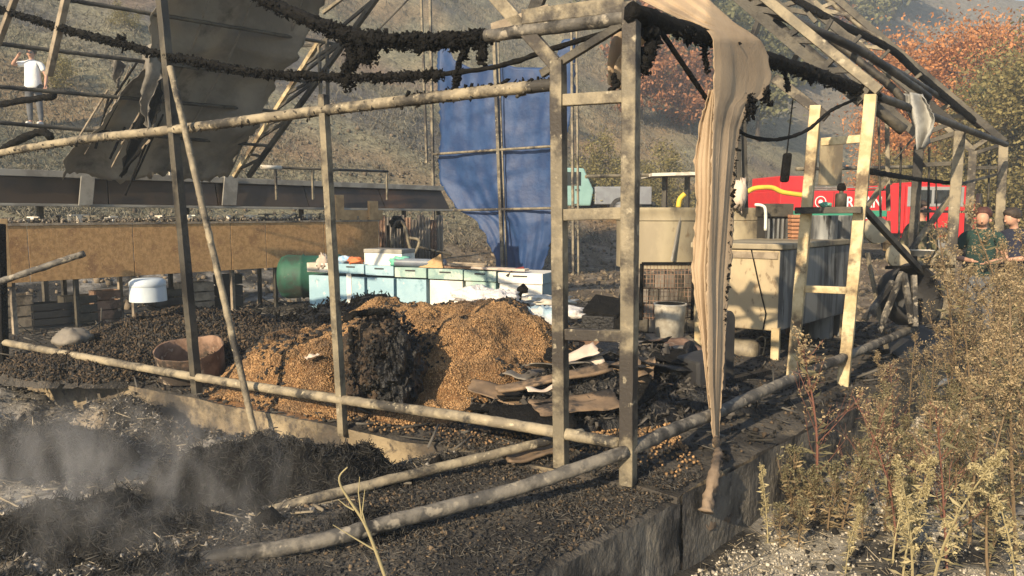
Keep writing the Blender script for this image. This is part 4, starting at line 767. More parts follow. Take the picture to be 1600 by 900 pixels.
# ------------------------------------------------------------------ heaps
def heap(name, label, cat, x0, x1, y0, y1, hfun, base, step, basemat, seed, smooth=True):
    xs_ = np.arange(x0, x1, step); ys_ = np.arange(y0, y1, step); X_, Y_ = np.meshgrid(xs_, ys_); H = hfun(X_, Y_)
    n_ = len(xs_); id_ = np.arange(H.size).reshape(H.shape); keep = (np.maximum.reduce([H[:-1, :-1], H[1:, :-1], H[:-1, 1:], H[1:, 1:]]) > 0.0)
    q_ = np.stack([id_[:-1, :-1], id_[:-1, 1:], id_[1:, 1:], id_[1:, :-1]], -1)[keep]
    o = np_mesh(name, np.stack([X_, Y_, base + np.maximum(H, -0.05)], -1).reshape(-1, 3), q_, basemat, smooth=smooth); tag(o, label, cat); return o
def heap_pts(n, x0, x1, y0, y1, hfun, base, rng, minh=0.005):
    out = []
    while sum(len(a) for a in out) < n:
        x = rng.uniform(x0, x1, n); y = rng.uniform(y0, y1, n); h = hfun(x, y); k = h > minh; out.append(np.stack([x[k], y[k], base + h[k]], 1))
    return np.concatenate(out)[:n]
def lobe(x, y, cx, cy, rx, ry, h, p=0.8):
    r = ((x - cx) / rx) ** 2 + ((y - cy) / ry) ** 2; return h * np.clip(1 - r, 0, 1) ** p - 0.03 * (r > 1)
def mound_h(x, y):
    h = np.maximum.reduce([lobe(x, y, -0.36, 6.05, 0.98, 1.25, .60, .62), lobe(x, y, -1.45, 5.8, .85, 1.0, .46, .9), lobe(x, y, -0.95, 6.05, .95, 1.0, .56, .6), lobe(x, y, -.55, 5.1, .95, .5, .14), lobe(x, y, -1.3, 5.15, .8, .42, .2), lobe(x, y, 0.0, 5.75, .62, .8, .40)])
    h = h + np.where(h > 0, .26 * fbm(x * 2.6, y * 2.6, 60) + .07 * fbm(x * 9, y * 9, 61), 0); s_, w__ = to_sw(x, y); return h * sst(.03, .35, s_) - .02 * (s_ < .06)
heap('granule_heap', 'big mound of orange brown granules beside the charred lump', 'heap', -2.4, 1.0, 4.4, 7.4, mound_h, 0.0, 0.035, M['pellet_base'], 1)
n = 150000; pos = heap_pts(n, -2.4, 1.0, 4.4, 7.4, mound_h, 0.003, RNG)
tag(scatter('granules', pos, np.stack([RNG.uniform(.005, .012, n), RNG.uniform(.004, .007, n), RNG.uniform(.004, .007, n)], 1) * (.75 + .7 * RNG.uniform(0, 1, (n, 1)) ** 5), OCT_V, OCT_F, M['pellet'], RNG), 'loose orange brown granules covering the mound', 'granules', kind='stuff')
n = 3500; pos = heap_pts(n, -2.4, 1.0, 4.4, 7.4, mound_h, .006, RNG); k = fbm(pos[:, 0] * 3, pos[:, 1] * 3, 63) > .04; pos = pos[k]; n = len(pos)
tag(scatter('mound_char', pos, RNG.uniform(.004, .03, (n, 3)), OCT_V, OCT_F, M['chunk'], RNG, jitter=.4), 'black charred crumbs in patches on the granule mound', 'debris', kind='stuff')
n = 7000; x = RNG.uniform(-2.3, 1.0, n); y = 4.75 + RNG.normal(0, .28, n) - .35 * x; pos = np.stack([x, y, np.where(to_sw(x, y)[0] > .05, .012, ground_z(x, y) + .01)], 1)
tag(scatter('spilt_granules', pos, RNG.uniform(.006, .014, (n, 3)), OCT_V, OCT_F, M['pellet'], RNG), 'granules spilt over the concrete edge before the mound', 'granules', kind='stuff')
# charred lump: crusted sack burnt open
lump = thing('charred_sack', 'big black burnt-open sack lump in front of the granule mound', 'sack', tuple(G(600, 628, 0)))
c = P(598, 560, 4.95); m = MB(); m.blob((c.x - .02, c.y, c.z - .02), .25, .30, .32, .20, 2.0, 3.3, 96); m.build('crust', pm('burnt_crust', (0.10, 0.07, 0.045), (0.045, 0.032, 0.024), 6, .95, bump=1.0, bscale=28, dist=.06, c3=(.008, .007, .007), s3=3.2, t3=(.5, .62)), lump)
m = MB(); m.blob((c.x + .13, c.y - .10, c.z - .08), .16, .24, .26, .28, 2.4, 8.1, 80); m.build('char_core', M['char_shiny'], lump)
n = 1500; d = RNG.normal(size=(n, 3)); d /= np.linalg.norm(d, axis=1)[:, None]; pos = np.array(c) + d * np.array([.24, .31, .30]) * RNG.uniform(.92, 1.15, (n, 1))
o = scatter('flakes', pos, RNG.uniform(.002, .010, (n, 3)), BOX_V, BOX_F, M['chunk'], RNG, lump); o.location = -world_loc(lump); tag(o, kind='stuff')
m = MB(); rim = [P(540, 500, 4.8), P(552, 492, 4.78), P(580, 488, 4.8), P(606, 488, 4.85)]; m.tube(lerp_path(spline(rim, 5), .015), .022, 8, .018, 20, 1); m.build('sack_hem', M['char'], lump)
m = MB(); m.tube(lerp_path(spline([P(548, 510, 4.75), P(550, 550, 4.72), P(556, 585, 4.7), P(570, 612, 4.68)], 5), .015), .016, 8, .014, 20, 2); m.build('sack_hem', M['char'], lump)
# brown compost heap on the left, char heaps
def left_h(x, y):
    h = np.maximum.reduce([lobe(x, y, -3.0, 7.0, 1.2, .9, .42), lobe(x, y, -2.1, 6.6, .9, .8, .32), lobe(x, y, -3.4, 6.3, 1.0, .6, .2)])
    return h + np.where(h > 0, .12 * fbm(x * 4, y * 4, 70) + .06 * fbm(x * 11, y * 11, 71), 0)
heap('burnt_debris_heap', 'brown and black burnt debris heap behind the rusty ring', 'heap', -4.6, -1.0, 5.5, 8.2, left_h, 0.0, .04, M['ash'], 2)
n = 12000; pos = heap_pts(n, -4.6, -1.0, 5.5, 8.2, left_h, .01, RNG); tag(scatter('debris_bits', pos, np.stack([RNG.uniform(.004, .04, n) * RNG.uniform(.3, 1, n), RNG.uniform(.002, .009, n), RNG.uniform(.001, .004, n)], 1), BOX_V, BOX_F, M['brownchunk'], RNG, jitter=.4), 'brown splinters and husks covering the debris heap behind the ring', 'debris', kind='stuff')
n = 14000; pos = heap_pts(n, -4.6, -1.0, 5.5, 8.2, left_h, .01, RNG); tag(scatter('char_bits', pos, RNG.uniform(.003, .018, (n, 3)), OCT_V, OCT_F, M['chunk'], RNG, jitter=.4), 'black char bits covering the debris heap behind the ring', 'debris', kind='stuff')
def blk_h(x, y):
    h = np.maximum.reduce([lobe(x, y, -1.75, 7.4, .75, .55, .40), lobe(x, y, -2.35, 7.1, .7, .6, .30), lobe(x, y, -1.45, 7.6, .45, .4, .48)]); return h + np.where(h > 0, .22 * fbm(x * 5, y * 5, 80) + .1 * fbm(x * 14, y * 14, 81), 0)
heap('char_heap', 'jagged black char heap between the blue hives and the granule mound', 'heap', -3.2, -.8, 6.4, 8.3, blk_h, 0.0, .035, M['char_shiny'], 3, smooth=False)
n = 900; pos = heap_pts(n, -3.2, -.8, 6.4, 8.3, blk_h, .02, RNG); tag(scatter('char_sticks', pos, np.stack([RNG.uniform(.015, .07, n), RNG.uniform(.003, .012, n), RNG.uniform(.003, .012, n)], 1), PRI_V, PRI_F, M['char'], RNG), 'black sticks jutting from the jagged char heap', 'debris', kind='stuff')
def front_h(x, y):
    h = np.maximum.reduce([lobe(x, y, -1.35, 3.75, .6, .32, .26), lobe(x, y, -.95, 3.7, .5, .28, .22), lobe(x, y, -1.75, 3.2, .65, .28, .16), lobe(x, y, -1.5, 2.75, .6, .2, .10), lobe(x, y, -.75, 3.15, .35, .25, .12), lobe(x, y, -2.9, 4.4, .6, .3, .15)]); return h + np.where(h > 0, .22 * fbm(x * 6, y * 6, 84) + .12 * fbm(x * 16, y * 16, 85), 0)
heap('black_straw_heap', 'tattered black heap of burnt straw in front of the kerb', 'heap', -3.8, -.3, 2.3, 4.9, front_h, -.13, .025, M['char'], 5, smooth=False)
n = 16000; pos = heap_pts(n, -3.8, -.3, 2.3, 4.9, front_h, -.13, RNG); dd = RNG.normal(0, .8, (n, 3)); dd[:, 2] = RNG.normal(.5, .6, n); L_ = RNG.uniform(.008, .04, n)
tag(scatter('black_straw', pos, np.stack([L_, L_ * .05 + .0006, L_ * .05 + .0006], 1), PRI_V, PRI_F, pm('black_straw', (.026, .025, .023), None, rough=.9, bump=0, island=.9), RNG, mats=dirmats(dd, RNG)), 'burnt black straw sticking out of the tattered heap', 'debris', kind='stuff')
def mid_h(x, y):
    h = np.maximum.reduce([lobe(x, y, .55, 5.05, .75, .6, .26), lobe(x, y, .95, 5.5, .75, .75, .30), lobe(x, y, .2, 4.75, .6, .4, .12), lobe(x, y, 1.25, 5.1, .45, .5, .16)]); return h + np.where(h > 0, .16 * fbm(x * 4, y * 7, 90) + .05 * fbm(x * 12, y * 20, 91), 0)
heap('black_paper_heap', 'black heap of burnt paper and boards behind the corner posts', 'heap', -.6, 2.0, 4.1, 6.5, mid_h, 0.0, .022, M['char_shiny'], 4, smooth=True)
n = 3000; pos = heap_pts(n, -.6, 2.0, 4.1, 6.5, mid_h, .006, RNG); tag(scatter('paper_ash', pos, np.stack([RNG.uniform(.006, .045, n), RNG.uniform(.004, .02, n), RNG.uniform(.0008, .002, n)], 1), BOX_V, BOX_F, pm('paper_ash', (.06, .055, .05), None, rough=.9, bump=0, island=.9), RNG, jitter=.4), 'curled grey and black paper ash on the heap behind the corner posts', 'debris', kind='stuff')
# sheets of board and card in that heap
def plate(label, c, ang, L_, W_, tilt, mat, name='card_sheet', cat='sheet', th=.006, roll=0.0):
    m = MB(); n1, n2 = 14, 8; d = Vector((math.cos(ang), math.sin(ang), 0)); e = Vector((-d.y, d.x, 0)); d2 = (d * math.cos(tilt) + Vector((0, 0, math.sin(tilt)))); e2 = e * math.cos(roll) + Vector((0, 0, math.sin(roll))); nn = d2.cross(e2).normalized()
    for j in range(n2 + 1):
        for i in range(n1 + 1):
            a = i / n1 - .5; b2 = j / n2 - .5; jag = 1 + (.09 * mnoise.noise(Vector((i * .6, j * .8, L_ * 9))) if (i in (0, n1) or j in (0, n2)) else 0)
            p = Vector(c) + d2 * (L_ * a * jag) + e2 * (W_ * b2 * jag) + nn * (.03 * mnoise.noise(Vector((a * 2 + L_ * 7, b2 * 2, 0))) + .04 * a * a); m.v.append(tuple(p))
    for j in range(n2):
        for i in range(n1): k = j * (n1 + 1) + i; m.f.append((k, k + 1, k + n1 + 2, k + n1 + 1)); m.m.append(0)
    o = m.build(name, mat, smooth=True); s = o.modifiers.new('thickness', 'SOLIDIFY'); s.thickness = th; return tag(o, label, cat)
def G2(px, py, d): return P(px, py, d)
plate('long tan board slanting across the black heap towards the corner post', P(865, 590, 4.75), 0.12, .75, .13, .16, M['cardboard'], 'board', 'board', .02)
plate('pale curled paper sheet beside the second post rung', P(905, 565, 5.1), .35, .32, .22, .35, M['paper'], roll=.5)
plate('brown cardboard sheet leaning behind the corner post', P(935, 590, 4.9), .15, .62, .24, .22, M['cardboard'], roll=.35)
plate('orange brown cardboard flap to the right of the corner post', P(1000, 580, 5.0), -.3, .2, .2, .2, M['cardboard'], roll=.7)
plate('sooty cardboard sheet lying flat at the heap front', P(900, 630, 4.5), .3, .55, .25, .06, M['cardboard'], roll=.15)
plate('small white paper scrap in front of the black heap', P(845, 608, 4.6), .2, .18, .06, .1, M['paper'])
plate('charred sheet folded over the black heap top', P(960, 620, 4.7), .5, .6, .3, .3, M['char'], roll=.3)
plate('burnt wrinkled sheet at the foot of the slim lattice post', P(830, 650, 4.35), .1, .5, .3, .05, M['char'], roll=.25)
plate('brown board scrap under the long scorched tan pole', G(830, 708, .03), .35, .3, .14, .02, M['cardboard'], 'board', 'board', .015)
plate('white torn scrap lying on the granule mound', P(488, 556, 5.1), .6, .09, .05, .3, M['paper'])
plate('dull brown sheet lying behind the burnt paper heap', P(1040, 540, 5.9), .2, .5, .4, .03, M['rust'], roll=.1)
plate('grey-green crushed mat lying by the dark slab', P(1040, 553, 5.6), .1, .45, .3, .0, M['corr'], roll=.2)
pr_ = np.random.default_rng(5)
for i in range(22):
    x = pr_.uniform(-.05, 1.35); y = 4.85 + .45 * x + pr_.uniform(-.35, .4); z = float(mid_h(np.array([x]), np.array([y]))[0]); mt, cn = (('char', 'charred'), ('cardboard', 'scorched brown'), ('char_shiny', 'glossy black'), ('corr', 'sooty grey'), ('char', 'charred'))[i % 5]
    tag(plate('x', (x, y, max(z, .01) + pr_.uniform(.01, .06)), pr_.uniform(0, 3.1), pr_.uniform(.2, .5), pr_.uniform(.15, .3), pr_.uniform(-.25, .25), M[mt], roll=pr_.uniform(-.3, .3)), cn + ' sheet lying in the burnt paper heap behind the corner posts', 'sheet', cn + ' sheets in the paper heap')
# loose bags near the hives
def bag(label, px, py, d, rx, ry, rz, mat, seed, name='plastic_bag', cat='bag', rough=.4):
    c = P(px, py, d); m = MB(); m.blob(c, rx, ry, rz, rough, 2.4, seed, 26); return tag(m.build(name, M[mat], smooth=True), label, cat)
bag('crumpled white plastic bag on top of the granule mound', 745, 462, 6.9, .22, .15, .085, 'plastic_bag', 3); bag('whitish plastic sack slumped behind the mound crest', 785, 466, 6.8, .16, .14, .075, 'plastic_bag', 9)
bag('pale printed sack slumped between mound and lattice post', 845, 500, 6.3, .22, .2, .12, 'print_bag', 14); bag('pinkish printed sack lying at the mound side', 850, 545, 5.9, .2, .2, .17, 'print_bag', 22)
bag('bluish film bag beside the lattice post', 880, 490, 6.6, .25, .15, .06, 'plastic_bag', 31)
m = MB(); q = P(812, 458, 6.9); m.tube(lerp_path(spline([q - Vector((.02, 0, .06)), q, q + Vector((.03, 0, .06)), q + Vector((.05, 0, .0))], 4), .012), .03, 9, .03, 16, 4); tag(m.build('burnt_stump', M['char'], smooth=True), 'small brown burnt stump before the white end hive', 'stump')
bag('flattened grey rubble sack before the end hive', 845, 470, 7.2, .3, .18, .05, 'white_dirty', 40, 'rubble_sack', 'sack', .5)
# charred crate behind the corner post
ch = thing('charred_box', 'open charred black box between the corner posts', 'box', tuple(P(943, 515, 6.3)))
q = P(943, 497, 6.3); MB().box((q.x, q.y, q.z - .06), Vector((.13, -.05, 0)), Vector((.07, .16, 0)), Vector((0, 0, .10))).build('body', M['char_shiny'], ch, bevel=.01)
MB().box((q.x + .02, q.y, q.z + .10), Vector((.14, -.05, -.02)), Vector((.07, .14, .05)), Vector((0, 0, .02))).build('lid', M['char'], ch, bevel=.01); MB().box((q.x, q.y, (q.z - .16) / 2), Vector((.15, -.05, 0)), Vector((.07, .16, 0)), Vector((0, 0, max(.05, (q.z - .16) / 2)))).build('base', M['rust'], ch)
# rusty ring
rg = MB(); c = G(281, 600, 0.03); c = Vector((c.x, c.y + .24, 0.0)); rr = .26
rg.lathe(c, [(rr * .96, 0), (rr * .99, .12), (rr, .25), (rr * 1.03, .265), (rr * .985, .26), (rr * .975, .12), (rr * .945, 0)], 44)
rg.v = [(x + .016 * mnoise.noise(Vector((x * 3, y * 3, z))), y + .03 * mnoise.noise(Vector((x * 4, y * 2, 7))), z + (.03 * mnoise.noise(Vector((x * 6, y * 6, 2))) if z > .2 else 0)) for x, y, z in rg.v]
_ct = math.cos(R(11)); _st = math.sin(R(11)); rg.v = [(x, c.y + (y - c.y) * _ct - (z) * _st, .02 + max(0, (y - c.y) * _st + z * _ct)) for x, y, z in rg.v]
tag(rg.build('rusty_ring', M['rust'], smooth=True), 'open rusty iron ring standing in the ash behind the bottom rail', 'ring')
bag('round stone block in ash behind the bottom rail', 113, 530, 6.4, .16, .14, .10, 'corr', 55, 'stone', 'stone', .25)

# ------------------------------------------------------------------ foreground ash: stalks, chunks, gravel
def fgpts(n, x0, x1, y0, y1, cond, rng):
    out = []; tot = 0
    while tot < n:
        x = rng.uniform(x0, x1, n); y = rng.uniform(y0, y1, n); s, wv = to_sw(x, y); k = cond(x, y, s, wv); out.append(np.stack([x[k], y[k]], 1)); tot += k.sum()
    return np.concatenate(out)[:n]
def topz(x, y):
    s, wv = to_sw(x, y); z = ground_z(x, y); z = np.where((s > .02) & (s < 6.9) & (wv > -.24) & (wv < 8.3), np.maximum(z, 0.0), z); return np.where((s > -2.7) & (s < .03) & (wv > -.25) & (wv < 1.15), np.maximum(z, -.035), z)
def sticks(name, label, n, reg, cond, L0, L1, r0, r1, mat, lift=0.3, clump=None):
    p = fgpts(n, *reg, cond, RNG)
    if clump is not None: keep = clump(p[:, 0], p[:, 1]) > RNG.uniform(0, 1, len(p)); p = p[keep]
    n = len(p); z = topz(p[:, 0], p[:, 1]); L_ = RNG.uniform(L0, L1, n) * RNG.uniform(.4, 1, n); d = RNG.normal(size=(n, 3)); d[:, 2] = RNG.normal(0, lift, n); M_ = dirmats(d, RNG)
    pos = np.stack([p[:, 0], p[:, 1], z + np.abs(M_[:, 2, 0]) * L_ * .8 + .003], 1); r_ = RNG.uniform(r0, r1, n)
    return tag(scatter(name, pos, np.stack([L_, r_, r_], 1), PRI_V, PRI_F, mat, RNG, mats=M_), label, 'debris', kind='stuff')
def chunks(name, label, n, reg, cond, a, b, mat, BV=OCT_V, BF=OCT_F, flat=1.0, clump=None):
    p = fgpts(n, *reg, cond, RNG)
    if clump is not None: keep = clump(p[:, 0], p[:, 1]) > RNG.uniform(0, 1, len(p)); p = p[keep]
    n = len(p); sz = a + (b - a) * RNG.uniform(0, 1, n) ** 3; sc = sz[:, None] * RNG.uniform(.5, 1.2, (n, 3)); sc[:, 2] *= flat
    pos = np.stack([p[:, 0], p[:, 1], topz(p[:, 0], p[:, 1]) + sz * .25], 1)
    return tag(scatter(name, pos, sc, BV, BF, mat, RNG, jitter=.35), label, 'debris', kind='stuff')
outleft = lambda x, y, s, wv: (s < .02) & (wv > .9); apron = lambda x, y, s, wv: (s < .3) & (s > -2.7) & (wv > -.22) & (wv < 1.2); floor_ = lambda x, y, s, wv: (s > .02) & (s < 6.9) & (wv > -.2) & (wv < 8.2); strip = lambda x, y, s, wv: (wv < -.3) & (s < 9)
cl1 = lambda x, y: .25 + 1.0 * sst(-.05, .16, fbm(x * 2.2, y * 2.2, 33))
FG = (-5.5, 1.0, 1.7, 6.6)
sticks('burnt_stalks', 'matted grey and black burnt stalks over the ash in front of the shed', 70000, FG, outleft, .01, .05, .0008, .0026, M['straw'], .45, cl1)
sticks('pale_stalks', 'scattered pale straw stalks on the ash in front of the shed', 9000, FG, outleft, .01, .05, .001, .0025, M['straw_pale'], .25)
chunks('ash_clods', 'black clods and cinders on the ash in front of the shed', 20000, FG, outleft, .002, .02, M['chunk'], clump=cl1)
chunks('ash_flakes', 'grey ash flakes on the ground in front of the shed', 26000, FG, outleft, .002, .012, pm('ash_flakes', (.27, .25, .22), None, rough=.95, bump=0, island=.7), BOX_V, BOX_F, .3)
sticks('apron_stalks', 'burnt leaves and stalks strewn on the apron by the corner post', 16000, (-1.5, 1.6, 1.6, 4.6), apron, .008, .03, .0008, .0025, M['straw'], .4, cl1)
chunks('apron_cinders', 'brown cinders strewn on the apron by the corner post', 9000, (-1.5, 1.6, 1.6, 4.6), apron, .002, .012, M['brownchunk'], clump=cl1)
chunks('apron_char', 'black cinders strewn on the apron by the corner post', 9000, (-1.5, 1.6, 1.6, 4.6), apron, .002, .013, M['chunk'])
chunks('apron_leaves', 'curled brown leaves and husks on the apron by the corner post', 3200, (-1.5, 1.6, 1.6, 4.6), apron, .003, .012, pm('husks', (.13, .095, .06), None, rough=.9, bump=0, island=.7), BOX_V, BOX_F, .25, cl1); chunks('front_lumps', 'larger charred lumps and clinker in front of the shed', 900, FG, outleft, .02, .07, M['char'], clump=cl1); sticks('front_sticks', 'half-burnt sticks and laths on the ash in front of the shed', 500, FG, outleft, .04, .16, .003, .009, M['straw_pale'], .12)
chunks('floor_cinders', 'cinders littering the shed floor', 16000, (-7, 6.5, 3.5, 11), floor_, .003, .025, M['chunk']); chunks('floor_brown', 'brown litter on the shed floor', 7000, (-7, 6.5, 3.5, 9), floor_, .004, .025, M['brownchunk'])
sticks('floor_sticks', 'burnt laths and sticks littering the shed floor', 1800, (-6, 6.5, 4, 11), floor_, .03, .2, .003, .012, M['straw'], .2)
cg = lambda x, y: .12 + 1.1 * sst(-.03, .12, fbm(x * 1.7, y * 1.7, 44) + .03)
chunks('pale_ash_gravel', 'whitish ash gravel under the dry weeds', 110000, (-.3, 5.0, 1.4, 7), strip, .002, .014, M['gravel'], clump=cg); chunks('strip_char', 'dark cinders among the pale gravel under the weeds', 7000, (0, 7, 1.5, 8), strip, .004, .03, M['chunk'])
sticks('weed_litter', 'dry stalk litter on the gravel under the weeds', 9000, (0, 7, 1.5, 8), strip, .02, .09, .001, .003, M['straw_pale'], .3)
yard = lambda x, y, s, wv: ((s > 6.8) | (wv > 8.4))
chunks('yard_rubble', 'burnt rubble over the yard behind the shed', 16000, (-8, 22, 7, 26), yard, .01, .09, pm('yard_rubble', (.15, .12, .085), None, rough=.95, bump=0, island=.8)); sticks('yard_grass', 'dry trampled grass in the yard behind the shed', 9000, (-6, 24, 10, 30), yard, .03, .12, .002, .006, M['grass'], .6)
# hillside tufts
n = 130000; d_ = 14 + 46 * RNG.uniform(0, 1, n) ** 1.6; a_ = RNG.uniform(-.78, .35, n); x = a_ * d_; y = d_; q_ = HN.x * (x - HP.x) + HN.y * (y - HP.y); k = (q_ > .3) & (sst(-.16, .10, fbm(x * .35, y * .35, 52)) + .12 > RNG.uniform(0, 1, n)); x = x[k]; y = y[k]; n = len(x)
dd = RNG.normal(0, .55, (n, 3)); dd[:, 2] = RNG.uniform(.3, 1.2, n); L_ = RNG.uniform(.025, .09, n) * (.6 + y / 28); Mx = dirmats(dd, RNG)
tag(scatter('hillside_grass', np.stack([x, y, ground_z(x, y) + L_ * .4], 1), np.stack([L_, L_ * .09, L_ * .09], 1), PRI_V, PRI_F, pm('hill_grass', (.17, .155, .115), None, rough=.95, bump=0, island=.8), RNG, mats=Mx), 'sparse scorched grass tufts on the burnt hillside', 'grass', kind='stuff')

# ------------------------------------------------------------------ tanks and chest on the right
for (cpx, dd_, R0, mt, lab) in ((1032, 8.6, .50, 'galv', 'wide tan steel vat on a stone base behind the wire cage'), (1146, 8.9, .41, 'galv', 'sooty round steel vat between the beige canvas and the louvred cabinet')):
    c = P(cpx, 330, dd_); zb = .72; c0 = Vector((c.x, c.y, 0)); tk = thing('steel_vat', lab, 'vat', (c.x, c.y, 0))
    m = MB(); m.lathe(c0, [(0, zb + .04), (R0 * .98, zb + .04), (R0, zb), (R0, zb + .1), (R0, 1.24), (R0 * 1.025, 1.25), (R0 * 1.025, 1.33), (R0 * 1.05, 1.35), (R0 * 1.05, 1.39), (R0 * .98, 1.39), (R0 * .96, zb + .05)], 64)
    m.v = [(x + .006 * mnoise.noise(Vector((x * 4, y * 4, z * 5))), y + .006 * mnoise.noise(Vector((x * 5, y * 4, z * 5 + 9))), z) for x, y, z in m.v]; m.build('shell', M['galv'], tk, smooth=True).modifiers.new('e', 'EDGE_SPLIT').split_angle = R(35)
    if cpx < 1100: MB().bar(P(1064, 334, 8.12), P(1050, 408, 8.05), .025, .02).build('seam_strip', M['flange'], tk)
    for i in range(4):
        for k in range(12): an = -2.75 + k * .22 + (i % 2) * .11; q = c0 + Vector((math.cos(an), math.sin(an), 0)) * (R0 * .92); t_ = Vector((-math.sin(an), math.cos(an), 0)); MB().box((q.x, q.y, .09 + i * .165), t_ * .05, Vector((math.cos(an), math.sin(an), 0)) * .05, Vector((0, 0, .076))).build('base_stone', M['corr'] if (i + k) % 3 else M['steel_dark'], tk, bevel=.008)
tag(MB().blob(P(1155, 303, 8.4), .09, .09, .17, .5, 3, 7, 18).build('cloth_lump', M['paper'], smooth=True), 'twisted whitish cloth lump on the tank rim', 'cloth')
# louvred black machine with pale pipe
lv = thing('louvred_cabinet', 'black louvred cabinet with a grey hood between tank and tile stack', 'cabinet', tuple(P(1215, 400, 8.0)))
q = P(1215, 365, 8.0); MB().box((q.x, q.y + .15, q.z - .25), Vector((.13, 0, 0)), Vector((0, .14, 0)), Vector((0, 0, .45))).build('body', M['black'], lv, bevel=.005)
MB().box((q.x, q.y + .13, q.z + .25), Vector((.15, 0, 0)), Vector((0, .17, 0)), Vector((0, 0, .07))).build('hood', M['steel_dark'], lv, bevel=.01)
for i in range(5): MB().box((q.x - .1 + i * .05, q.y - .0, q.z - .0), Vector((.01, .0, 0)), Vector((.0, .012, 0)), Vector((0, 0, .16))).build('louvre', M['streak'], lv)
MB().tube(spline([P(1180, 320, 7.9), P(1190, 321, 7.85), P(1196, 328, 7.8), P(1196, 360, 7.8)], 5), .016, 8).build('pipe', M['white'], lv, smooth=True)
tl = thing('tile_stack', 'stack of ribbed orange clay blocks beside the louvred cabinet', 'blocks', tuple(P(1242, 390, 7.9)))
for i in range(9): q = P(1242, 338 + i * 6.1, 7.9); MB().box((q.x, q.y, q.z), Vector((.055, 0, 0)), Vector((0, .06, 0)), Vector((0, 0, .016))).build('block', M['block'], tl, bevel=.004)
q = P(1242, 366, 8.0); MB().box((q.x + .01, q.y, (q.z + .2) / 2), Vector((.05, 0, 0)), Vector((0, .05, 0)), Vector((0, 0, (q.z + .2) / 2))).build('core', M['rust'], tl)
# chest
K0 = G(1213, 562, 0.0); cl_, cw_ = 1.75, .78; zc0, zc1 = .26, 1.0
cs_ = thing('steel_chest', 'large boxy steel chest with a sunlit tan front and streaked side painted darker for shade', 'chest', tuple(K0))
cc = K0 + U * cl_ / 2 + V * cw_ / 2
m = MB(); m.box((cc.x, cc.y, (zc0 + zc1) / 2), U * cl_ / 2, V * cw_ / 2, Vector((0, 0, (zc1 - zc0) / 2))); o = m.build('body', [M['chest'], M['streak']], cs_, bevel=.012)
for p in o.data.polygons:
    if p.normal.dot(-V) > .7: p.material_index = 1  # side turned from the sun gets a darker colour, shade painted in
MB().box((cc.x, cc.y, zc1 + .03), U * (cl_ / 2 + .03), V * (cw_ / 2 + .03), Vector((0, 0, .026))).build('lid', M['galv'], cs_, bevel=.008)
q = K0 - U * .006 + V * cw_ / 2; MB().box((q.x, q.y, zc1 - .05), U * .008, V * cw_ / 2 * .96, Vector((0, 0, .03))).build('trim', M['wood_grey'], cs_)
for a, b2 in ((.02, .02), (cl_ - .05, .02), (.02, cw_ - .05), (cl_ - .05, cw_ - .05)): q = K0 + U * a + V * b2; MB().bar((q.x, q.y, -.01), (q.x, q.y, zc0 + .03), .07, .07, V).build('leg', M['steel_pale'], cs_)
q = K0 - U * .02 - V * .0; MB().tube([K0 + V * .25 - U * .012 + Vector((0, 0, 1.0)), K0 + V * .18 - U * .016 + Vector((0, 0, .72)), K0 + V * .1 - U * .016 + Vector((0, 0, .42)), K0 + V * .12 - U * .014 + Vector((0, 0, .27))], .006, 6).build('wire', M['char'], cs_)
cp = thing('compressor', 'small round compressor tank under the steel chest', 'compressor', tuple(P(1163, 565, 6.95)))
q = P(1162, 548, 6.95); MB().lathe(q - V * .14, [(0, 0), (.09, .01), (.115, .05), (.115, .26), (.09, .3), (0, .31)], 22, axis=V).build('tank', M['galv'], cp, smooth=True); MB().box((q.x + .09, q.y, q.z - .0), Vector((.05, 0, 0)), Vector((0, .05, 0)), Vector((0, 0, .07))).build('motor', M['black'], cp)
for sg in (-1, 1): MB().bar((q.x + sg * .08, q.y, 0), (q.x + sg * .08, q.y, q.z - .05), .02, .02, V).build('foot', M['steel_dark'], cp)
MB().tube(spline([P(1180, 532, 6.9), P(1190, 526, 6.9), P(1196, 532, 6.9), P(1190, 560, 6.9), P(1182, 552, 6.9)], 5), .007, 6).build('wire_handle', M['steel'], cp)
# dark round-topped slab in front of chest
m = MB(); q0 = G(1137, 600, 0); w_ = .055; prof = [(-w_, 0), (w_, 0)] + [(w_ * math.cos(a), .50 + .08 * math.sin(a)) for a in [i * math.pi / 10 for i in range(11)]]
base = len(m.v); ex = Vector((.93, .37, 0)); ey = Vector((-.37, .93, 0))
for off in (0, .16):
    for (a, h) in prof: p = q0 + ex * a * 1.0 + ey * off; m.v.append((p.x, p.y, h))
k = len(prof); m.f = [tuple(range(k))[::-1], tuple(range(k, 2 * k))] + [(i, (i + 1) % k, k + (i + 1) % k, k + i) for i in range(k)]; m.m = [0] * len(m.f)
tag(m.build('round_topped_slab', M['black'], bevel=.004), 'narrow black round-topped slab standing before the steel chest', 'slab')
m = MB(); q0 = P(1078, 565, 5.4); m.blob((q0.x, q0.y, q0.z), .06, .12, .14, .25, 2, 5, 20); tag(m.build('scorched_plate', M['char_shiny'], smooth=True), 'glossy black scorched plate leaning by the heap', 'plate')
m = MB(); q0 = P(1095, 595, 5.1); m.box((q0.x, q0.y, .17), Vector((.11, .04, .02)), Vector((-.05, .12, 0)), Vector((0, .02, .18))); tag(m.build('black_bin', M['black'], bevel=.02), 'black plastic bin in the shade behind the beige canvas', 'bin')
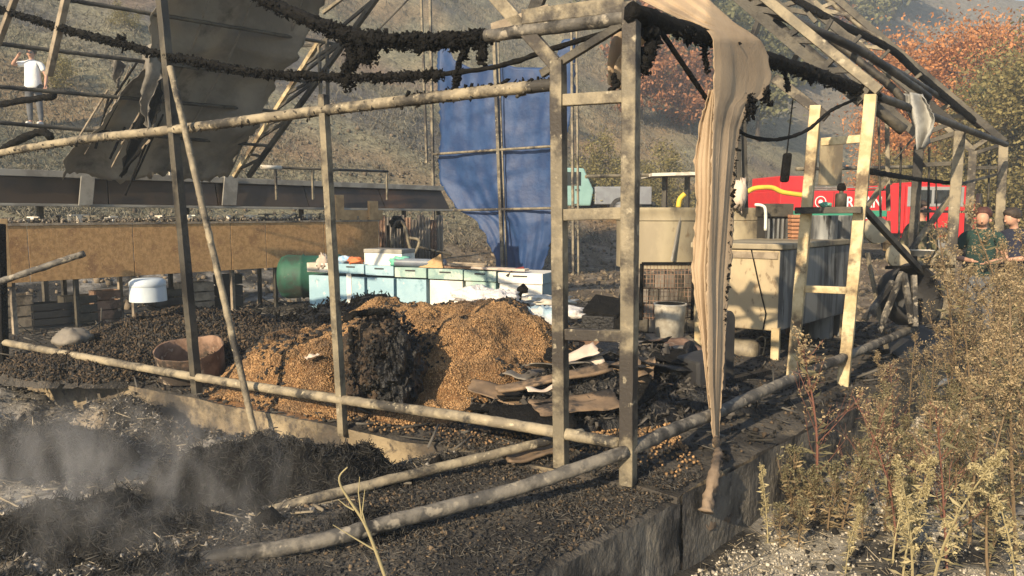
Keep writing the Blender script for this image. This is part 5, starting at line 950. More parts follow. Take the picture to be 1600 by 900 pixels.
# cream bucket and wire cage
cb_ = thing('cream_pail', 'cream pail with faded print standing beneath the tank', 'pail', tuple(P(1046, 525, 7.0)))
q = P(1046, 525, 7.0); MB().lathe((q.x, q.y, q.z), [(0, .005), (.13, 0), (.15, .29), (.158, .30), (.158, .315), (.145, .315)], 26).build('wall', M['white_dirty'], cb_, smooth=True); MB().lathe((q.x, q.y, q.z), [(.146, .31), (0, .30)], 26).build('content', M['char'], cb_)
if q.z > .02: MB().box((q.x, q.y, q.z / 2), Vector((.2, 0, 0)), Vector((0, .16, 0)), Vector((0, 0, q.z / 2))).build('plinth_block', M['corr'], cb_, bevel=.01)
cg_ = thing('wire_cage', 'rusted wire mesh cage in front of the tank base', 'cage', tuple(P(1040, 500, 7.2)))
a = P(1003, 412, 7.25); b_ = P(1084, 412, 7.25); zl = P(1003, 500, 7.25).z
MB().bar(a, b_, .03, .03).build('top_bar', M['char'], cg_); MB().bar(a, (a.x, a.y, zl), .03, .03, V).build('side_bar', M['char'], cg_); MB().bar(b_, (b_.x, b_.y, zl), .03, .03, V).build('side_bar', M['char'], cg_)
m = MB()
for i in range(15): p = a.lerp(b_, (i + .5) / 15); m.bar(p, (p.x, p.y, zl), .005, .005, V)
for i in range(13): h = a.z + (zl - a.z) * (i + .5) / 13; m.bar((a.x, a.y, h), (b_.x, b_.y, h), .005, .005)
m.build('mesh', M['rust'], cg_)
# drums behind the lattice post and sprayer can on its shelf
for (px, d, r_, lab) in ((1285, 7.9, .14, 'dented grey steel drum behind the pale lattice post'), (1318, 8.1, .15, 'streaked grey steel drum next to the dented one')):
    q = P(px, 392, d); dr = thing('steel_drum', lab, 'drum', (q.x, q.y, 0)); zt_ = P(px, 338, d).z
    m = MB(); m.lathe((q.x, q.y, 0), [(r_, 0), (r_, zt_ * .33), (r_ * 1.04, zt_ * .34), (r_, zt_ * .35), (r_, zt_ * .66), (r_ * 1.04, zt_ * .67), (r_, zt_ * .68), (r_, zt_), (r_ * 1.03, zt_ + .01), (r_ * .97, zt_ + .01), (r_ * .95, zt_ - .02), (0, zt_ - .02)], 26); m.build('shell', M['streak'], dr, smooth=True)
    MB().lathe((q.x + .05, q.y, zt_ - .02), [(.03, 0), (.03, .02), (0, .02)], 10).build('bung', M['steel_dark'], dr)
sp = thing('sprayer_can', 'dark narrow-necked sprayer can standing on the lattice post shelf', 'can', tuple(GP(1318, 324, S2)))
q = GP(1318, 325, S2) - U * .06; MB().lathe((q.x, q.y, q.z), [(0, 0), (.042, .0), (.042, .10), (.036, .11), (.016, .112), (.016, .13)], 18).build('body', M['steel_dark'], sp, smooth=True); MB().lathe((q.x, q.y, q.z), [(.016, .128), (.03, .135), (.032, .16), (.02, .185), (0, .188)], 16).build('cap', M['char'], sp, smooth=True)
bag('mint green crumpled net on the lattice post shelf', 1290, 320, 5.9, .05, .03, .02, 'mint', 3, 'net_scrap', 'net')
# hanging weight and pale board beyond
hb = thing('hanging_block', 'charred block hanging beside the pale lattice post', 'block', tuple(P(1228, 275, 6.2))); m = MB(); m.box(P(1228, 262, 6.2), Vector((.035, 0, 0)), Vector((0, .03, 0)), Vector((.01, 0, .12))); m.build('block', M['char'], hb, bevel=.02); MB().tube([P(1229, 244, 6.2), P(1240, 145, 6.2)], .006, 6).build('cord', M['char'], hb)
q = P(1298, 255, 8.6); block('beige_panel', 'square beige panel with a shadowed edge behind the pale lattice post', 'panel', q, Vector((.14, .03, 0)), Vector((0, .02, 0)), Vector((0, 0, .25)), M['chest'])
# black cauldron, tripod bars, hanging disc
cd_ = thing('black_cauldron', 'tipped open black cauldron among bent bars by the right wall', 'cauldron', tuple(G(1420, 545, 0)))
q = P(1418, 462, 6.9); ax_ = Vector((.25, -.9, .30)).normalized(); MB().lathe(q + ax_ * .12, [(.27, 0), (.29, .0), (.29, -.02), (.27, -.2), (.18, -.33), (0, -.38), (0, -.36), (.17, -.31), (.25, -.19), (.27, 0)], 30, axis=ax_).build('bowl', M['black'], cd_, smooth=True)
for (a, b2) in (((1410, 425), (1372, 520)), ((1412, 428), (1425, 505)), ((1428, 430), (1430, 510)), ((1395, 440), (1350, 500))): MB().bar(P(*a, 6.6), P(*b2, 6.5), .04, .04).build('stand_bar', M['pipe_grey'], cd_)
MB().bar(P(1355, 395, 6.9), P(1385, 545, 6.7), .03, .03).build('stand_bar', M['steel'], cd_); MB().bar(P(1385, 418, 6.8), P(1490, 416, 7.0), .03, .03).build('stand_bar', M['char'], cd_)
for (x, y, r_, mt, lab) in ((1402, 400, .12, 'chest', 'round rusty tan disc plate hung before the cauldron'), (1368, 360, .13, 'galv', 'large dull round pan hung near the cauldron')):
    q = P(x, y, 7.1); m = MB(); m.lathe(q, [(0, 0), (r_, 0), (r_, .03), (0, .05)], 24, axis=Vector((.1, -1, .15))); t_ = tag(m.build('round_pan', M[mt], smooth=False), lab, 'pan')
br = thing('bracket', 'lumpy yellowish bracket above the tan disc', 'bracket', tuple(P(1385, 385, 8.0))); MB().bar(P(1385, 345, 8.0), P(1386, 392, 8.0), .08, .06).build('upright', M['wood'], br, bevel=.01); MB().bar(P(1372, 372, 7.98), P(1402, 380, 7.98), .06, .07).build('crosspiece', M['wood'], br, bevel=.01)
q = P(1440, 400, 8.0); m = MB(); m.lathe(q, [(0, 0), (.10, 0), (.12, .06), (.125, .06), (.125, .065), (.11, .065), (.095, .01), (0, .01)], 22); tag(m.build('white_tub', M['white_dirty'], smooth=True), 'shallow white tub among the bent bars', 'tub')
m = MB(); m.tube(spline([P(1455, 425, 8.0), P(1458, 405, 8.0), P(1470, 393, 8.0), P(1484, 400, 8.0), P(1490, 425, 8.0)], 5), .028, 8); tag(m.build('iron_arch', M['steel'], smooth=True), 'brown iron arch standing beside the right post', 'arch')
# crumpled black sheet by the weeds
plate('crumpled black plastic sheet at the weed edge of the right wall', G(1440, 540, .06), .7, 1.0, .5, .12, M['black'], roll=.3); plate('grey crumpled foil beside the black sheet at the weed edge', G(1430, 590, -.2), .5, .6, .4, .1, M['pvc'], roll=.2)
plate('flat tan board near the chest legs', G(1270, 560, .04), .2, .35, .14, .02, M['wood'], 'board', 'board', .02)
# yellow hose
m = MB(); m.tube(spline([P(1168, 300, 14), P(1180, 294, 14), P(1205, 293, 14), P(1222, 300, 14), P(1240, 303, 14), P(1262, 306, 14)], 5), .045, 10); tag(m.build('yellow_hose', M['yellow'], smooth=True), 'yellow hose arching up before the fire truck', 'hose')
# shelter frame and box far behind the tank
sh = thing('field_shelter', 'low flat pale canopy on thin dark posts behind the tank', 'shelter', tuple(P(1050, 330, 15)))
a = P(915, 276, 14.5); b_ = P(1085, 272, 15.5); MB().tube([a, b_], .035, 8).build('rail', M['steel'], sh); MB().box((a + b_) / 2 + Vector((.9, .3, .02)), Vector((.75, 0, .02)), Vector((0, .6, 0)), Vector((0, 0, .03))).build('canopy', M['white_dirty'], sh)
for px in (1039, 1074): q = P(px, 276, 15.2); MB().bar((q.x, q.y, gz(q.x, q.y)), q, .09, .09, V).build('post', M['steel_dark'], sh)
q = P(1068, 312, 13); MB().tube(spline([P(1060, 322, 13), P(1062, 312, 13), P(1070, 304, 13)], 4), .05, 8); m = MB(); m.tube(spline([P(1060, 324, 13), P(1062, 312, 13), P(1070, 303, 13)], 4), .045, 8); tag(m.build('yellow_funnel', M['yellow'], smooth=True), 'bent yellow tube end standing behind the tank rim', 'tube')

# ------------------------------------------------------------------ vehicles
def wheel(parent, c, ax, r_, w_):
    t_ = MB().lathe(c - ax * w_ / 2, [(r_ * .6, 0), (r_ * .95, .0), (r_, w_ * .15), (r_, w_ * .85), (r_ * .95, w_), (r_ * .6, w_)], 28, axis=ax).build('wheel', M['tyre'], parent, smooth=True)
    MB().lathe(c - ax * w_ * .45, [(0, .02), (r_ * .25, 0), (r_ * .5, .05), (r_ * .62, .0), (r_ * .62, w_ * .9), (0, w_ * .9)], 24, axis=ax).build('rim', M['rim'], t_, smooth=True)
TKY = 22.0; q = P(1218, 330, TKY); tz = gz(q.x + 3, q.y)
tx = Vector((1, .10, 0)).normalized(); tyv = Vector((-tx.y, tx.x, 0)); T0 = Vector((q.x, q.y, tz))
ft = thing('fire_truck', 'red forestry fire truck with white lettering and green stripe beyond the shed', 'fire truck', tuple(T0))
def tbox(name, x0, x1, y0, y1, z0, z1, mat, parent=None, bev=.03):
    c = T0 + tx * (x0 + x1) / 2 + tyv * (y0 + y1) / 2 + Vector((0, 0, (z0 + z1) / 2)); return MB().box(c, tx * (x1 - x0) / 2, tyv * (y1 - y0) / 2, Vector((0, 0, (z1 - z0) / 2))).build(name, mat, parent or ft, bevel=bev)
tbox('chassis', 0, 6.3, .3, 2.1, .55, .85, M['black']); tb = tbox('tank_body', 0, 3.35, 0, 2.4, 1.22, 2.12, M['truck_red']); tbox('locker_row', 0, 3.35, .06, 2.34, .8, 1.27, M['steel_dark'])
for i_ in range(4): tbox('shutter', .08 + i_ * .82, .8 + i_ * .82, .03, .06, .84, 1.24, M['flange'], tb, .01)
for i_ in range(3): tbox('panel_seam', .83 + i_ * .82, .85 + i_ * .82, -.006, .0, 1.56, 2.1, M['steel_dark'], tb, 0)
tbox('equipment_box', .08, 1.0, .2, 2.2, 2.12, 2.56, M['truck_red']); tbox('roof_rail', 1.1, 3.3, .1, .18, 2.2, 2.24, M['flange']); tbox('roof_rail', 1.1, 3.3, 2.2, 2.28, 2.2, 2.24, M['flange'])
tbox('green_stripe', .0, 3.34, -.012, -.004, 1.36, 1.54, M['truck_green'], tb, 0); tbox('white_stripe', 1.2, 3.0, -.016, -.006, 1.29, 1.36, M['lettering'], tb, 0)
tbox('rear_cabinet', 3.4, 3.95, .05, 2.35, .85, 2.3, M['truck_red']); tbox('gap_panel', 3.36, 3.4, .2, 2.2, .85, 2.2, M['steel_dark'], None, 0)
cabm = MB(); prof = [(3.98, .7), (6.25, .7), (6.32, 1.4), (6.0, 2.28), (3.98, 2.32)]
vs = [];
for yv in (.04, 2.36): vs += [tuple(T0 + tx * a + tyv * yv + Vector((0, 0, h))) for a, h in prof]
cabm.add(vs, [(0, 1, 2, 3, 4), (9, 8, 7, 6, 5), (0, 5, 6, 1), (1, 6, 7, 2), (2, 7, 8, 3), (3, 8, 9, 4), (4, 9, 5, 0)]); cab = cabm.build('cab', M['truck_red'], ft, bevel=.05)
tbox('cab_upper', 4.0, 5.8, .018, .035, 1.66, 2.25, M['grey_paint'], cab, 0); tbox('window', 4.25, 4.75, .004, .02, 1.75, 2.15, M['glass'], cab, 0); tbox('window', 4.85, 5.45, .004, .02, 1.75, 2.15, M['glass'], cab, 0)
tbox('door_handle', 5.3, 5.45, 0, .03, 1.5, 1.55, M['black'], cab, 0); tbox('light_bar', 4.8, 5.3, .3, 2.1, 2.31, 2.43, M['truck_red'], cab)
MB().add([tuple(T0 + tx * a + tyv * yv + Vector((0, 0, h))) for a, h, yv in ((6.325, 1.5, .2), (6.325, 1.5, 2.2), (6.05, 2.2, 2.15), (6.05, 2.2, .25))], [(0, 1, 2, 3)]).build('windscreen', M['glass'], cab)
tbox('bumper', 6.3, 6.45, .1, 2.3, .55, .85, M['grey_paint']); tbox('mirror', 6.15, 6.25, -.2, .0, 1.7, 2.05, M['black'])
for yv in (.35, 2.05): MB().lathe(T0 + tx * 6.33 + tyv * yv + Vector((0, 0, 1.05)), [(.12, 0), (.12, .03), (0, .05)], 14, axis=tx).build('headlight', M['lettering'], ft)
for a in (1.0, 5.2):
    for yv in (.15, 2.25): wheel(ft, T0 + tx * a + tyv * yv + Vector((0, 0, .52)), tyv, .52, .3)
def text_mesh(txt, size):
    cu = bpy.data.curves.new('t', 'FONT'); cu.body = txt; cu.size = size; cu.extrude = .006; cu.offset = .012 * size; to = bpy.data.objects.new('t', cu); COL.objects.link(to)
    dg = bpy.context.evaluated_depsgraph_get(); me = bpy.data.meshes.new_from_object(to.evaluated_get(dg)); bpy.data.objects.remove(to); return me
me = text_mesh('ORMAN', .46); me.materials.append(M['lettering'])
for v in me.vertices: v.co = Vector(T0 + tx * (1.70 + v.co.x * .88) + tyv * (-.02 + v.co.z * -1) + Vector((0, 0, 1.63 + v.co.y))) 
link('lettering', me, tb)
em = MB(); ce = T0 + tx * 1.25 + tyv * -.01 + Vector((0, 0, 1.79))
for (r0, r1) in ((.15, .175),): em.lathe(ce, [(r0, 0), (r0, .008), (r1, .008), (r1, 0)], 28, axis=-tyv)
em.lathe(ce, [(0, .006), (.07, .006)], 14, axis=-tyv); em.build('emblem', M['lettering'], tb)
# pickup on the bank
q = P(885, 330, 26.0); pz = gz(q.x + 1.5, q.y + .5); K = Vector((q.x, q.y, pz)); pu = thing('pickup_truck', 'pale green single-cab pickup truck parked on the bank behind the shed', 'pickup', tuple(K)); px_, py_ = Vector((1, .05, 0)).normalized(), Vector((-.05, 1, 0)).normalized()
def pbox(name, x0, x1, y0, y1, z0, z1, mat, parent=None, bev=.03):
    c = K + px_ * (x0 + x1) / 2 + py_ * (y0 + y1) / 2 + Vector((0, 0, (z0 + z1) / 2)); return MB().box(c, px_ * (x1 - x0) / 2, py_ * (y1 - y0) / 2, Vector((0, 0, (z1 - z0) / 2))).build(name, mat, parent or pu, bevel=bev)
m = MB(); prof = [(-1.3, .45), (.85, .45), (.95, 1.0), (.6, 1.75), (-.5, 1.78), (-.75, 1.15), (-1.35, 1.05)]; vs = []
for yv in (0, 1.7): vs += [tuple(K + px_ * a + py_ * yv + Vector((0, 0, h))) for a, h in prof]
k = len(prof); m.add(vs, [tuple(range(k)), tuple(range(2 * k - 1, k - 1, -1))] + [(i, k + i, k + (i + 1) % k, (i + 1) % k) for i in range(k)]); pc = m.build('cab', M['pickup'], pu, bevel=.05)
pbox('window', -.35, .5, -.012, -.002, 1.15, 1.62, M['glass'], pc, 0); pbox('bed', 1.0, 3.0, 0, 1.7, .5, 1.12, M['pickup_grey']); pbox('bumper', 3.0, 3.15, .1, 1.6, .45, .6, M['black']); pbox('door_handle', .3, .45, -.03, 0, .98, 1.03, M['black'], pc, 0)
for a in (-.85, 1.9):
    for yv in (.1, 1.6): wheel(pu, K + px_ * a + py_ * yv + Vector((0, 0, .38)), py_, .38, .22)
for yv in (.2, 1.5): MB().lathe(K - px_ * 1.36 + py_ * yv + Vector((0, 0, .85)), [(.09, 0), (.09, .03), (0, .04)], 12, axis=-px_).build('headlight', M['lettering'], pu)

# ------------------------------------------------------------------ people
def skin_mesh(name, chains, mat, parent, sub=2):
    vs = []; es = []; rs = []; roots = []
    for ch in chains:
        b0 = len(vs)
        for (p, r) in ch: vs.append(tuple(p)); rs.append(r)
        es += [(b0 + i, b0 + i + 1) for i in range(len(ch) - 1)]; roots.append(b0)
    # join chains whose first joint coincides with an existing joint
    me = bpy.data.meshes.new(name)
    mp_ = {}; nv = []; nr = []; remap = []
    for v, r in zip(vs, rs):
        k = tuple(round(c, 4) for c in v)
        if k in mp_: remap.append(mp_[k])
        else: mp_[k] = len(nv); remap.append(len(nv)); nv.append(v); nr.append(r)
    me.from_pydata(nv, [(remap[a], remap[b]) for a, b in es if remap[a] != remap[b]], []); me.update()
    o = bpy.data.objects.new(name, me); COL.objects.link(o); sk = o.modifiers.new('skin', 'SKIN'); sk.use_smooth_shade = True
    for i, r in enumerate(nr):
        d = me.skin_vertices[0].data[i]; d.radius = r if isinstance(r, tuple) else (r, r); d.use_root = False
    adj = {i: set() for i in range(len(nv))}
    for e in me.edges: adj[e.vertices[0]].add(e.vertices[1]); adj[e.vertices[1]].add(e.vertices[0])
    seen = set()
    for i in range(len(nv)):
        if i in seen: continue
        me.skin_vertices[0].data[i].use_root = True; st = [i]
        while st:
            j = st.pop()
            if j in seen: continue
            seen.add(j); st += list(adj[j])
    s = o.modifiers.new('sub', 'SUBSURF'); s.levels = sub; s.render_levels = sub
    dg = bpy.context.evaluated_depsgraph_get(); m2 = bpy.data.meshes.new_from_object(o.evaluated_get(dg)); bpy.data.objects.remove(o)
    m2.materials.clear(); m2.materials.append(mat); m2.polygons.foreach_set('use_smooth', [True] * len(m2.polygons))
    return link(name, m2, parent, 0, True)
def person(label, loc, face, hgt, arms, shirt, pants, hair, sleeve=.45, shades=False, lean=0.0, nod=0.0, phone=False, shoe=None):
    k = hgt / 1.75; e = thing('person', label, 'person', loc); e.rotation_euler = (0, 0, face)     # local: faces -Y
    v = lambda x, y, z: Vector((x * k, (y - lean * max(0, z - .9)) * k, z * k))
    pel = v(0, 0, .95); ch = []
    spine = [(pel, (.15 * k, .115 * k)), (v(0, 0, 1.08), (.135 * k, .10 * k)), (v(0, .01, 1.28), (.155 * k, .11 * k)), (v(0, .01, 1.42), (.13 * k, .09 * k)), (v(0, 0, 1.49), .055 * k), (v(0, -.01, 1.55), .052 * k)]
    ch.append(spine)
    hd = v(0, -.02 - nod * .06, 1.63 - nod * .03)
    head = [(v(0, -.01, 1.55), .052 * k), (v(0, -.02 - nod * .03, 1.585), (.066 * k, .075 * k)), (hd, (.078 * k, .095 * k)), (v(0, -.015 - nod * .08, 1.69 - nod * .03), (.074 * k, .088 * k)), (v(0, -.01 - nod * .08, 1.735 - nod * .03), .04 * k)]
    ch.append(head); legs = []; armc = []
    for sx in (-1, 1):
        lg = [(pel, (.15 * k, .115 * k)), (v(sx * .09, 0, .86), .088 * k), (v(sx * .10, -.005, .68), .075 * k), (v(sx * .105, 0, .48), .056 * k), (v(sx * .11, .015, .32), .055 * k), (v(sx * .11, .02, .09), .038 * k)]; legs.append(lg)
        ch.append(lg + [(v(sx * .115, -.02, .05), .04 * k), (v(sx * .12, -.13, .035), .035 * k)])
        el, wr = arms[sx]; S = v(sx * .185, .01, 1.40); el = Vector(el) * k; wr = Vector(wr) * k
        ac = [(v(0, .01, 1.42), (.13 * k, .09 * k)), (v(sx * .12, .01, 1.42), .062 * k), (S, .054 * k), (S.lerp(el, .5), .045 * k), (el, .038 * k), (el.lerp(wr, .35), .038 * k), (wr, .026 * k)]; armc.append(ac)
        fd = (wr - el).normalized(); pal = wr + fd * .08 * k; ch.append(ac + [(wr + fd * .04 * k, (.036 * k, .02 * k)), (pal, (.038 * k, .018 * k))])
        sd = fd.cross(Vector((0, 0, 1)));  sd = sd.normalized() if sd.length > .1 else Vector((1, 0, 0)); cu = Vector((0, -1, 0)) * .35
        for q in range(4):
            b0 = pal - fd * .012 * k + sd * (q - 1.5) * .019 * k; L_ = (.07, .08, .075, .058)[q] * k
            ch.append([(b0, .0095 * k), (b0 + fd * L_ * .5, .009 * k), (b0 + (fd + cu).normalized() * L_ * .95, .008 * k)])
        b0 = wr + fd * .025 * k; ch.append([(b0, .012 * k), (b0 + (sd * -.8 + fd * .6).normalized() * .04 * k, .0105 * k), (b0 + (sd * -.6 + fd * .9).normalized() * .07 * k, .009 * k)])
    ch.append([(v(0, -.10 - nod * .06, 1.635 - nod * .04), .012 * k), (v(0, -.125 - nod * .06, 1.615 - nod * .04), .014 * k)])
    for sx in (-1, 1): ch.append([(v(sx * .078, .0 - nod * .05, 1.645 - nod * .03), .012 * k), (v(sx * .088, .012 - nod * .05, 1.63 - nod * .03), .02 * k), (v(sx * .082, .008 - nod * .05, 1.605 - nod * .03), .01 * k)])
    skin_mesh('body', ch, M['skin'], e)
    # clothes
    up = [[(p, tuple(c * 1.12 + .004 for c in (r if isinstance(r, tuple) else (r, r)))) for p, r in [(v(0, 0, .80), (.175 * k, .145 * k)), (v(0, 0, .92), (.172 * k, .14 * k)), (v(0, 0, 1.05), (.158 * k, .124 * k)), (v(0, .01, 1.28), (.158 * k, .112 * k)), (v(0, .01, 1.42), (.132 * k, .092 * k)), (v(0, .0, 1.47), (.085 * k, .075 * k)), (v(0, -.005, 1.505), (.062 * k, .062 * k))]]]
    for sx, ac in zip((-1, 1), armc):
        S = ac[2][0]; el = ac[4][0]; cha = [(v(0, .01, 1.42), (.168 * k, .122 * k)), (ac[1][0], .088 * k), (S, .078 * k), (S.lerp(el, min(1, sleeve * 1.3)), .066 * k)]
        if sleeve > .9: cha += [(ac[5][0], .05 * k), (ac[6][0], .04 * k)]
        up.append(cha)
    up[0][4] = (v(0, .01, 1.42), (.168 * k, .122 * k))
    skin_mesh('shirt', up, shirt, e)
    skin_mesh('trousers', [[(p, tuple(c * 1.14 + .006 for c in (r if isinstance(r, tuple) else (r, r)))) for p, r in lg] for lg in legs], pants, e)
    m = MB(); m.blob((0, (.022 - nod * .125) * k, (1.70 - nod * .03) * k), .104 * k, .125 * k, .104 * k, .08, 3, 1, 18); 
    m.v = [(x, y + (.03 * k if (y < -.05 * k and z < 1.70 * k) else 0), max(z, (1.62 + nod * .02) * k)) for x, y, z in m.v]; m.build('hair', hair, e, smooth=True, local=True)
    fc = (1.655 - nod * .03) * k
    for sx in (-1, 1):
        m = MB()
        if shades: m.box((sx * .033 * k, (-.113 - nod * .06) * k, fc), Vector((.028 * k, 0, 0)), Vector((0, .008 * k, 0)), Vector((0, 0, .02 * k))); m.build('sunglass_lens', M['glass'], e, bevel=.006, local=True)
        else: m.lathe((sx * .03 * k, (-.103 - nod * .06) * k, fc), [(0, .012), (.012 * k, .004), (.012 * k, 0)], 10, axis=Vector((0, -1, 0))); m.build('eye', M['glass'], e, local=True)
    m = MB(); m.box((0, (-.104 - nod * .06) * k, (1.587 - nod * .04) * k), Vector((.024 * k, 0, 0)), Vector((0, .008 * k, 0)), Vector((0, 0, .005 * k))); m.build('mouth', M['red_stain'] if False else M['rust'], e, local=True)
    for sx in (-1, 1): m = MB(); m.blob((sx * .118 * k, -.06 * k, .045 * k), .055 * k, .14 * k, .05 * k, .05, 2, 1, 14); m.v = [(x, y, max(z, .004)) for x, y, z in m.v]; m.build('shoe', shoe or M['black'], e, smooth=True, local=True)
    if phone: q = (Vector(arms[-1][1]) * k + Vector((0, 0, 0))); m = MB(); m.box((-.10 * k, -.24 * k, 1.64 * k), Vector((.06, 0, 0)), Vector((0, .005, 0)), Vector((0, 0, .036))); m.build('phone', M['black'], e, bevel=.004, local=True)
    return e
dm = 12.0
while P(56, 197, dm).z > gz(P(56, 197, dm).x, P(56, 197, dm).y) and dm < 40: dm += .05
p0 = P(56, 197, dm); zz = gz(p0.x, p0.y)
person('man in white T-shirt and grey jeans on the hillside, raising a phone to his face', (p0.x, p0.y, zz), R(12), min(1.9, max(1.6, 115 * dm / F)), {-1: ((-.36, -.12, 1.36), (-.215, -.19, 1.52)), 1: ((.29, .0, 1.14), (.30, -.12, .92))}, M['tshirt'], M['jeans'], M['hair'], .5, True, phone=True, shoe=M['shoe'])
dn_ = {-1: ((-.27, .02, 1.13), (-.26, -.10, .90)), 1: ((.27, .02, 1.13), (.26, -.10, .90))}
fw_ = {-1: ((-.27, -.02, 1.12), (-.10, -.26, 1.10)), 1: ((.27, -.02, 1.12), (.10, -.26, 1.08))}
def stand(px, ytop, d, h): q = P(px, ytop, d); return (q.x, q.y, q.z - h)
def onground(px, d, h): q = P(px, 330, d); return (q.x, q.y, gz(q.x, q.y))
person('man in camouflage shirt and sunglasses standing between shed posts', onground(1440, 11.0, 1.75), R(15), 1.74, dn_, M['camo'], M['khaki'], M['hair'], 1.0, True)
person('auburn-haired person in dark green shirt bending over by the right posts', onground(1537, 9.2, 1.7), R(-35), 1.70, fw_, M['dkgreen'], M['jeans'], M['hair_red'], .5, False, .10, .9)
person('person in navy shirt and khaki trousers looking down beside the dark green shirt', onground(1588, 9.6, 1.7), R(-75), 1.68, fw_, M['navy'], M['khaki'], M['hair'], .5, False, .03, .7)

# ------------------------------------------------------------------ trees
def tree_mesh(h, cr, trunk_r, nleaf, leaf, crown_lo, rng, seed, branches=9, barks=None, shape=1.0):
    m = MB(); pts = [Vector((.03 * h * mnoise.noise(Vector((i, seed, 0))), .03 * h * mnoise.noise(Vector((seed, i, 3))), h * .92 * i / 8)) for i in range(9)]
    m.tube(pts, [trunk_r * (1 - .85 * i / 8) for i in range(9)], 7); tips = []
    for b in range(branches):
        f = crown_lo * .8 + (1 - crown_lo * .8) * (b + .3) / branches * .92; base = pts[0].lerp(pts[-1], 0); i = min(7, int(f * 8)); base = pts[i].lerp(pts[i + 1], f * 8 - i)
        a = b * 2.4 + seed; L_ = cr * (1.05 - .45 * abs(f - .5)) * rng.uniform(.7, 1.1); d = Vector((math.cos(a), math.sin(a), rng.uniform(.35, .9)))
        p = [base]; 
        for q in range(4): d = (d + Vector(rng.normal(0, .18, 3)) + Vector((0, 0, -.05))).normalized(); p.append(p[-1] + d * L_ / 4)
        m.tube(p, [trunk_r * .42 * (1 - .22 * q) * (1.1 - f * .6) for q in range(5)], 5); tips += p[2:]
        for q in (2, 3):
            for s_ in range(2): dd = (d + Vector(rng.normal(0, .6, 3))).normalized(); e = p[q] + dd * L_ * .4; m.tube([p[q], p[q].lerp(e, .5) + Vector((0, 0, .03)), e], [trunk_r * .12, trunk_r * .08, trunk_r * .04], 4); tips += [e, p[q].lerp(e, .6)]
    LV = LF = None
    if nleaf:
        T = np.array([tuple(t_) for t_ in tips]); per = rng.integers(0, len(T), nleaf); cl_s = cr * .22
        pos = T[per] + rng.normal(0, 1, (nleaf, 3)) * cl_s * np.array([1, 1, .75]) * (0.5 + rng.uniform(0, .8, (len(T), 1)))[per]
        pos[:, 2] = np.maximum(pos[:, 2], h * crown_lo * .7)
        s_ = leaf * rng.uniform(.5, 1.3, (nleaf, 1)); qv = np.array([(-1, -.55, 0), (1, -.55, 0), (1, .55, 0), (-1, .55, 0)], float) * np.array([1, 1, 1]); Mx = rotmats(nleaf, rng)
        LV = (np.einsum('nij,kj->nki', Mx, qv) * s_[:, None] + pos[:, None]).reshape(-1, 3); LF = np.arange(nleaf * 4).reshape(-1, 4)
    return m, LV, LF
TP = {}
def tree_proto(key, **kw):
    bark = kw.pop('bark'); leafm = kw.pop('leafm'); m, LV, LF = tree_mesh(rng=RNG, **kw); me = bpy.data.meshes.new('trunk'); me.from_pydata(m.v, [], m.f); me.materials.append(bark); me.update(); cm = None
    if LV is not None: o = np_mesh('crown', LV, LF, leafm); cm = o.data; bpy.data.objects.remove(o)
    TP[key] = (me, cm)
def place_tree(key, label, px, d, rot=0.0, sc=1.0, group=None, dx=0):
    q = P(px, 330, d); e = thing('tree', label, 'tree', (q.x, q.y, gz(q.x, q.y) - .1), group); e.rotation_euler = (0, 0, rot); e.scale = (sc,) * 3; me, cm = TP[key]
    link('trunk', me, e, 0, True)
    if cm: link('crown', cm, e, 0, True)
tree_proto('orange', h=9.5, cr=3.3, trunk_r=.2, nleaf=34000, leaf=.06, crown_lo=.28, seed=2.0, branches=16, bark=M['bark'], leafm=M['leaf_orange'])
tree_proto('green', h=8.0, cr=3.0, trunk_r=.2, nleaf=32000, leaf=.055, crown_lo=.15, seed=5.0, branches=16, bark=M['bark'], leafm=M['leaf_green'])
tree_proto('olive', h=6.5, cr=2.6, trunk_r=.16, nleaf=28000, leaf=.05, crown_lo=.1, seed=8.0, branches=14, bark=M['bark'], leafm=M['leaf_olive'])
tree_proto('dull', h=9.0, cr=3.2, trunk_r=.2, nleaf=6000, leaf=.17, crown_lo=.2, seed=11.0, branches=12, bark=M['bark'], leafm=M['leaf_dull'])
tree_proto('rust', h=8.0, cr=2.8, trunk_r=.18, nleaf=5000, leaf=.17, crown_lo=.2, seed=13.0, branches=12, bark=M['bark'], leafm=M['leaf_rust'])
tree_proto('bare', h=6.0, cr=1.5, trunk_r=.06, nleaf=0, leaf=0, crown_lo=.3, seed=17.0, branches=12, bark=M['bark_pale'], leafm=None)
tree_proto('bush', h=2.2, cr=1.3, trunk_r=.05, nleaf=3500, leaf=.05, crown_lo=.05, seed=19.0, branches=10, bark=M['bark'], leafm=M['leaf_olive'])
place_tree('orange', 'tall rust-orange autumn tree beyond the rafters', 1478, 34, .5, 1.06); place_tree('orange', 'smaller orange tree half hidden behind the tall autumn tree', 1425, 42, 2.2, .8)
for i, (k, px, d, sc, lab) in enumerate((('green', 1610, 27, .85, 'bushy green tree behind the navy-shirted person'), ('olive', 1548, 25, .72, 'low olive tree behind the last shed post'), ('olive', 1650, 22, .95, 'olive tree at the field edge beyond the right post'), ('green', 1520, 38, .8, 'dark green tree behind the orange tree'), ('olive', 1475, 28, .6, 'small olive tree under the orange crown'), ('green', 1680, 36, 1.2, 'tall green tree beyond the olive ones'), ('olive', 1420, 30, .55, 'short yellowish tree behind the truck cab'))): place_tree(k, lab, px, d, i * 1.3, sc)
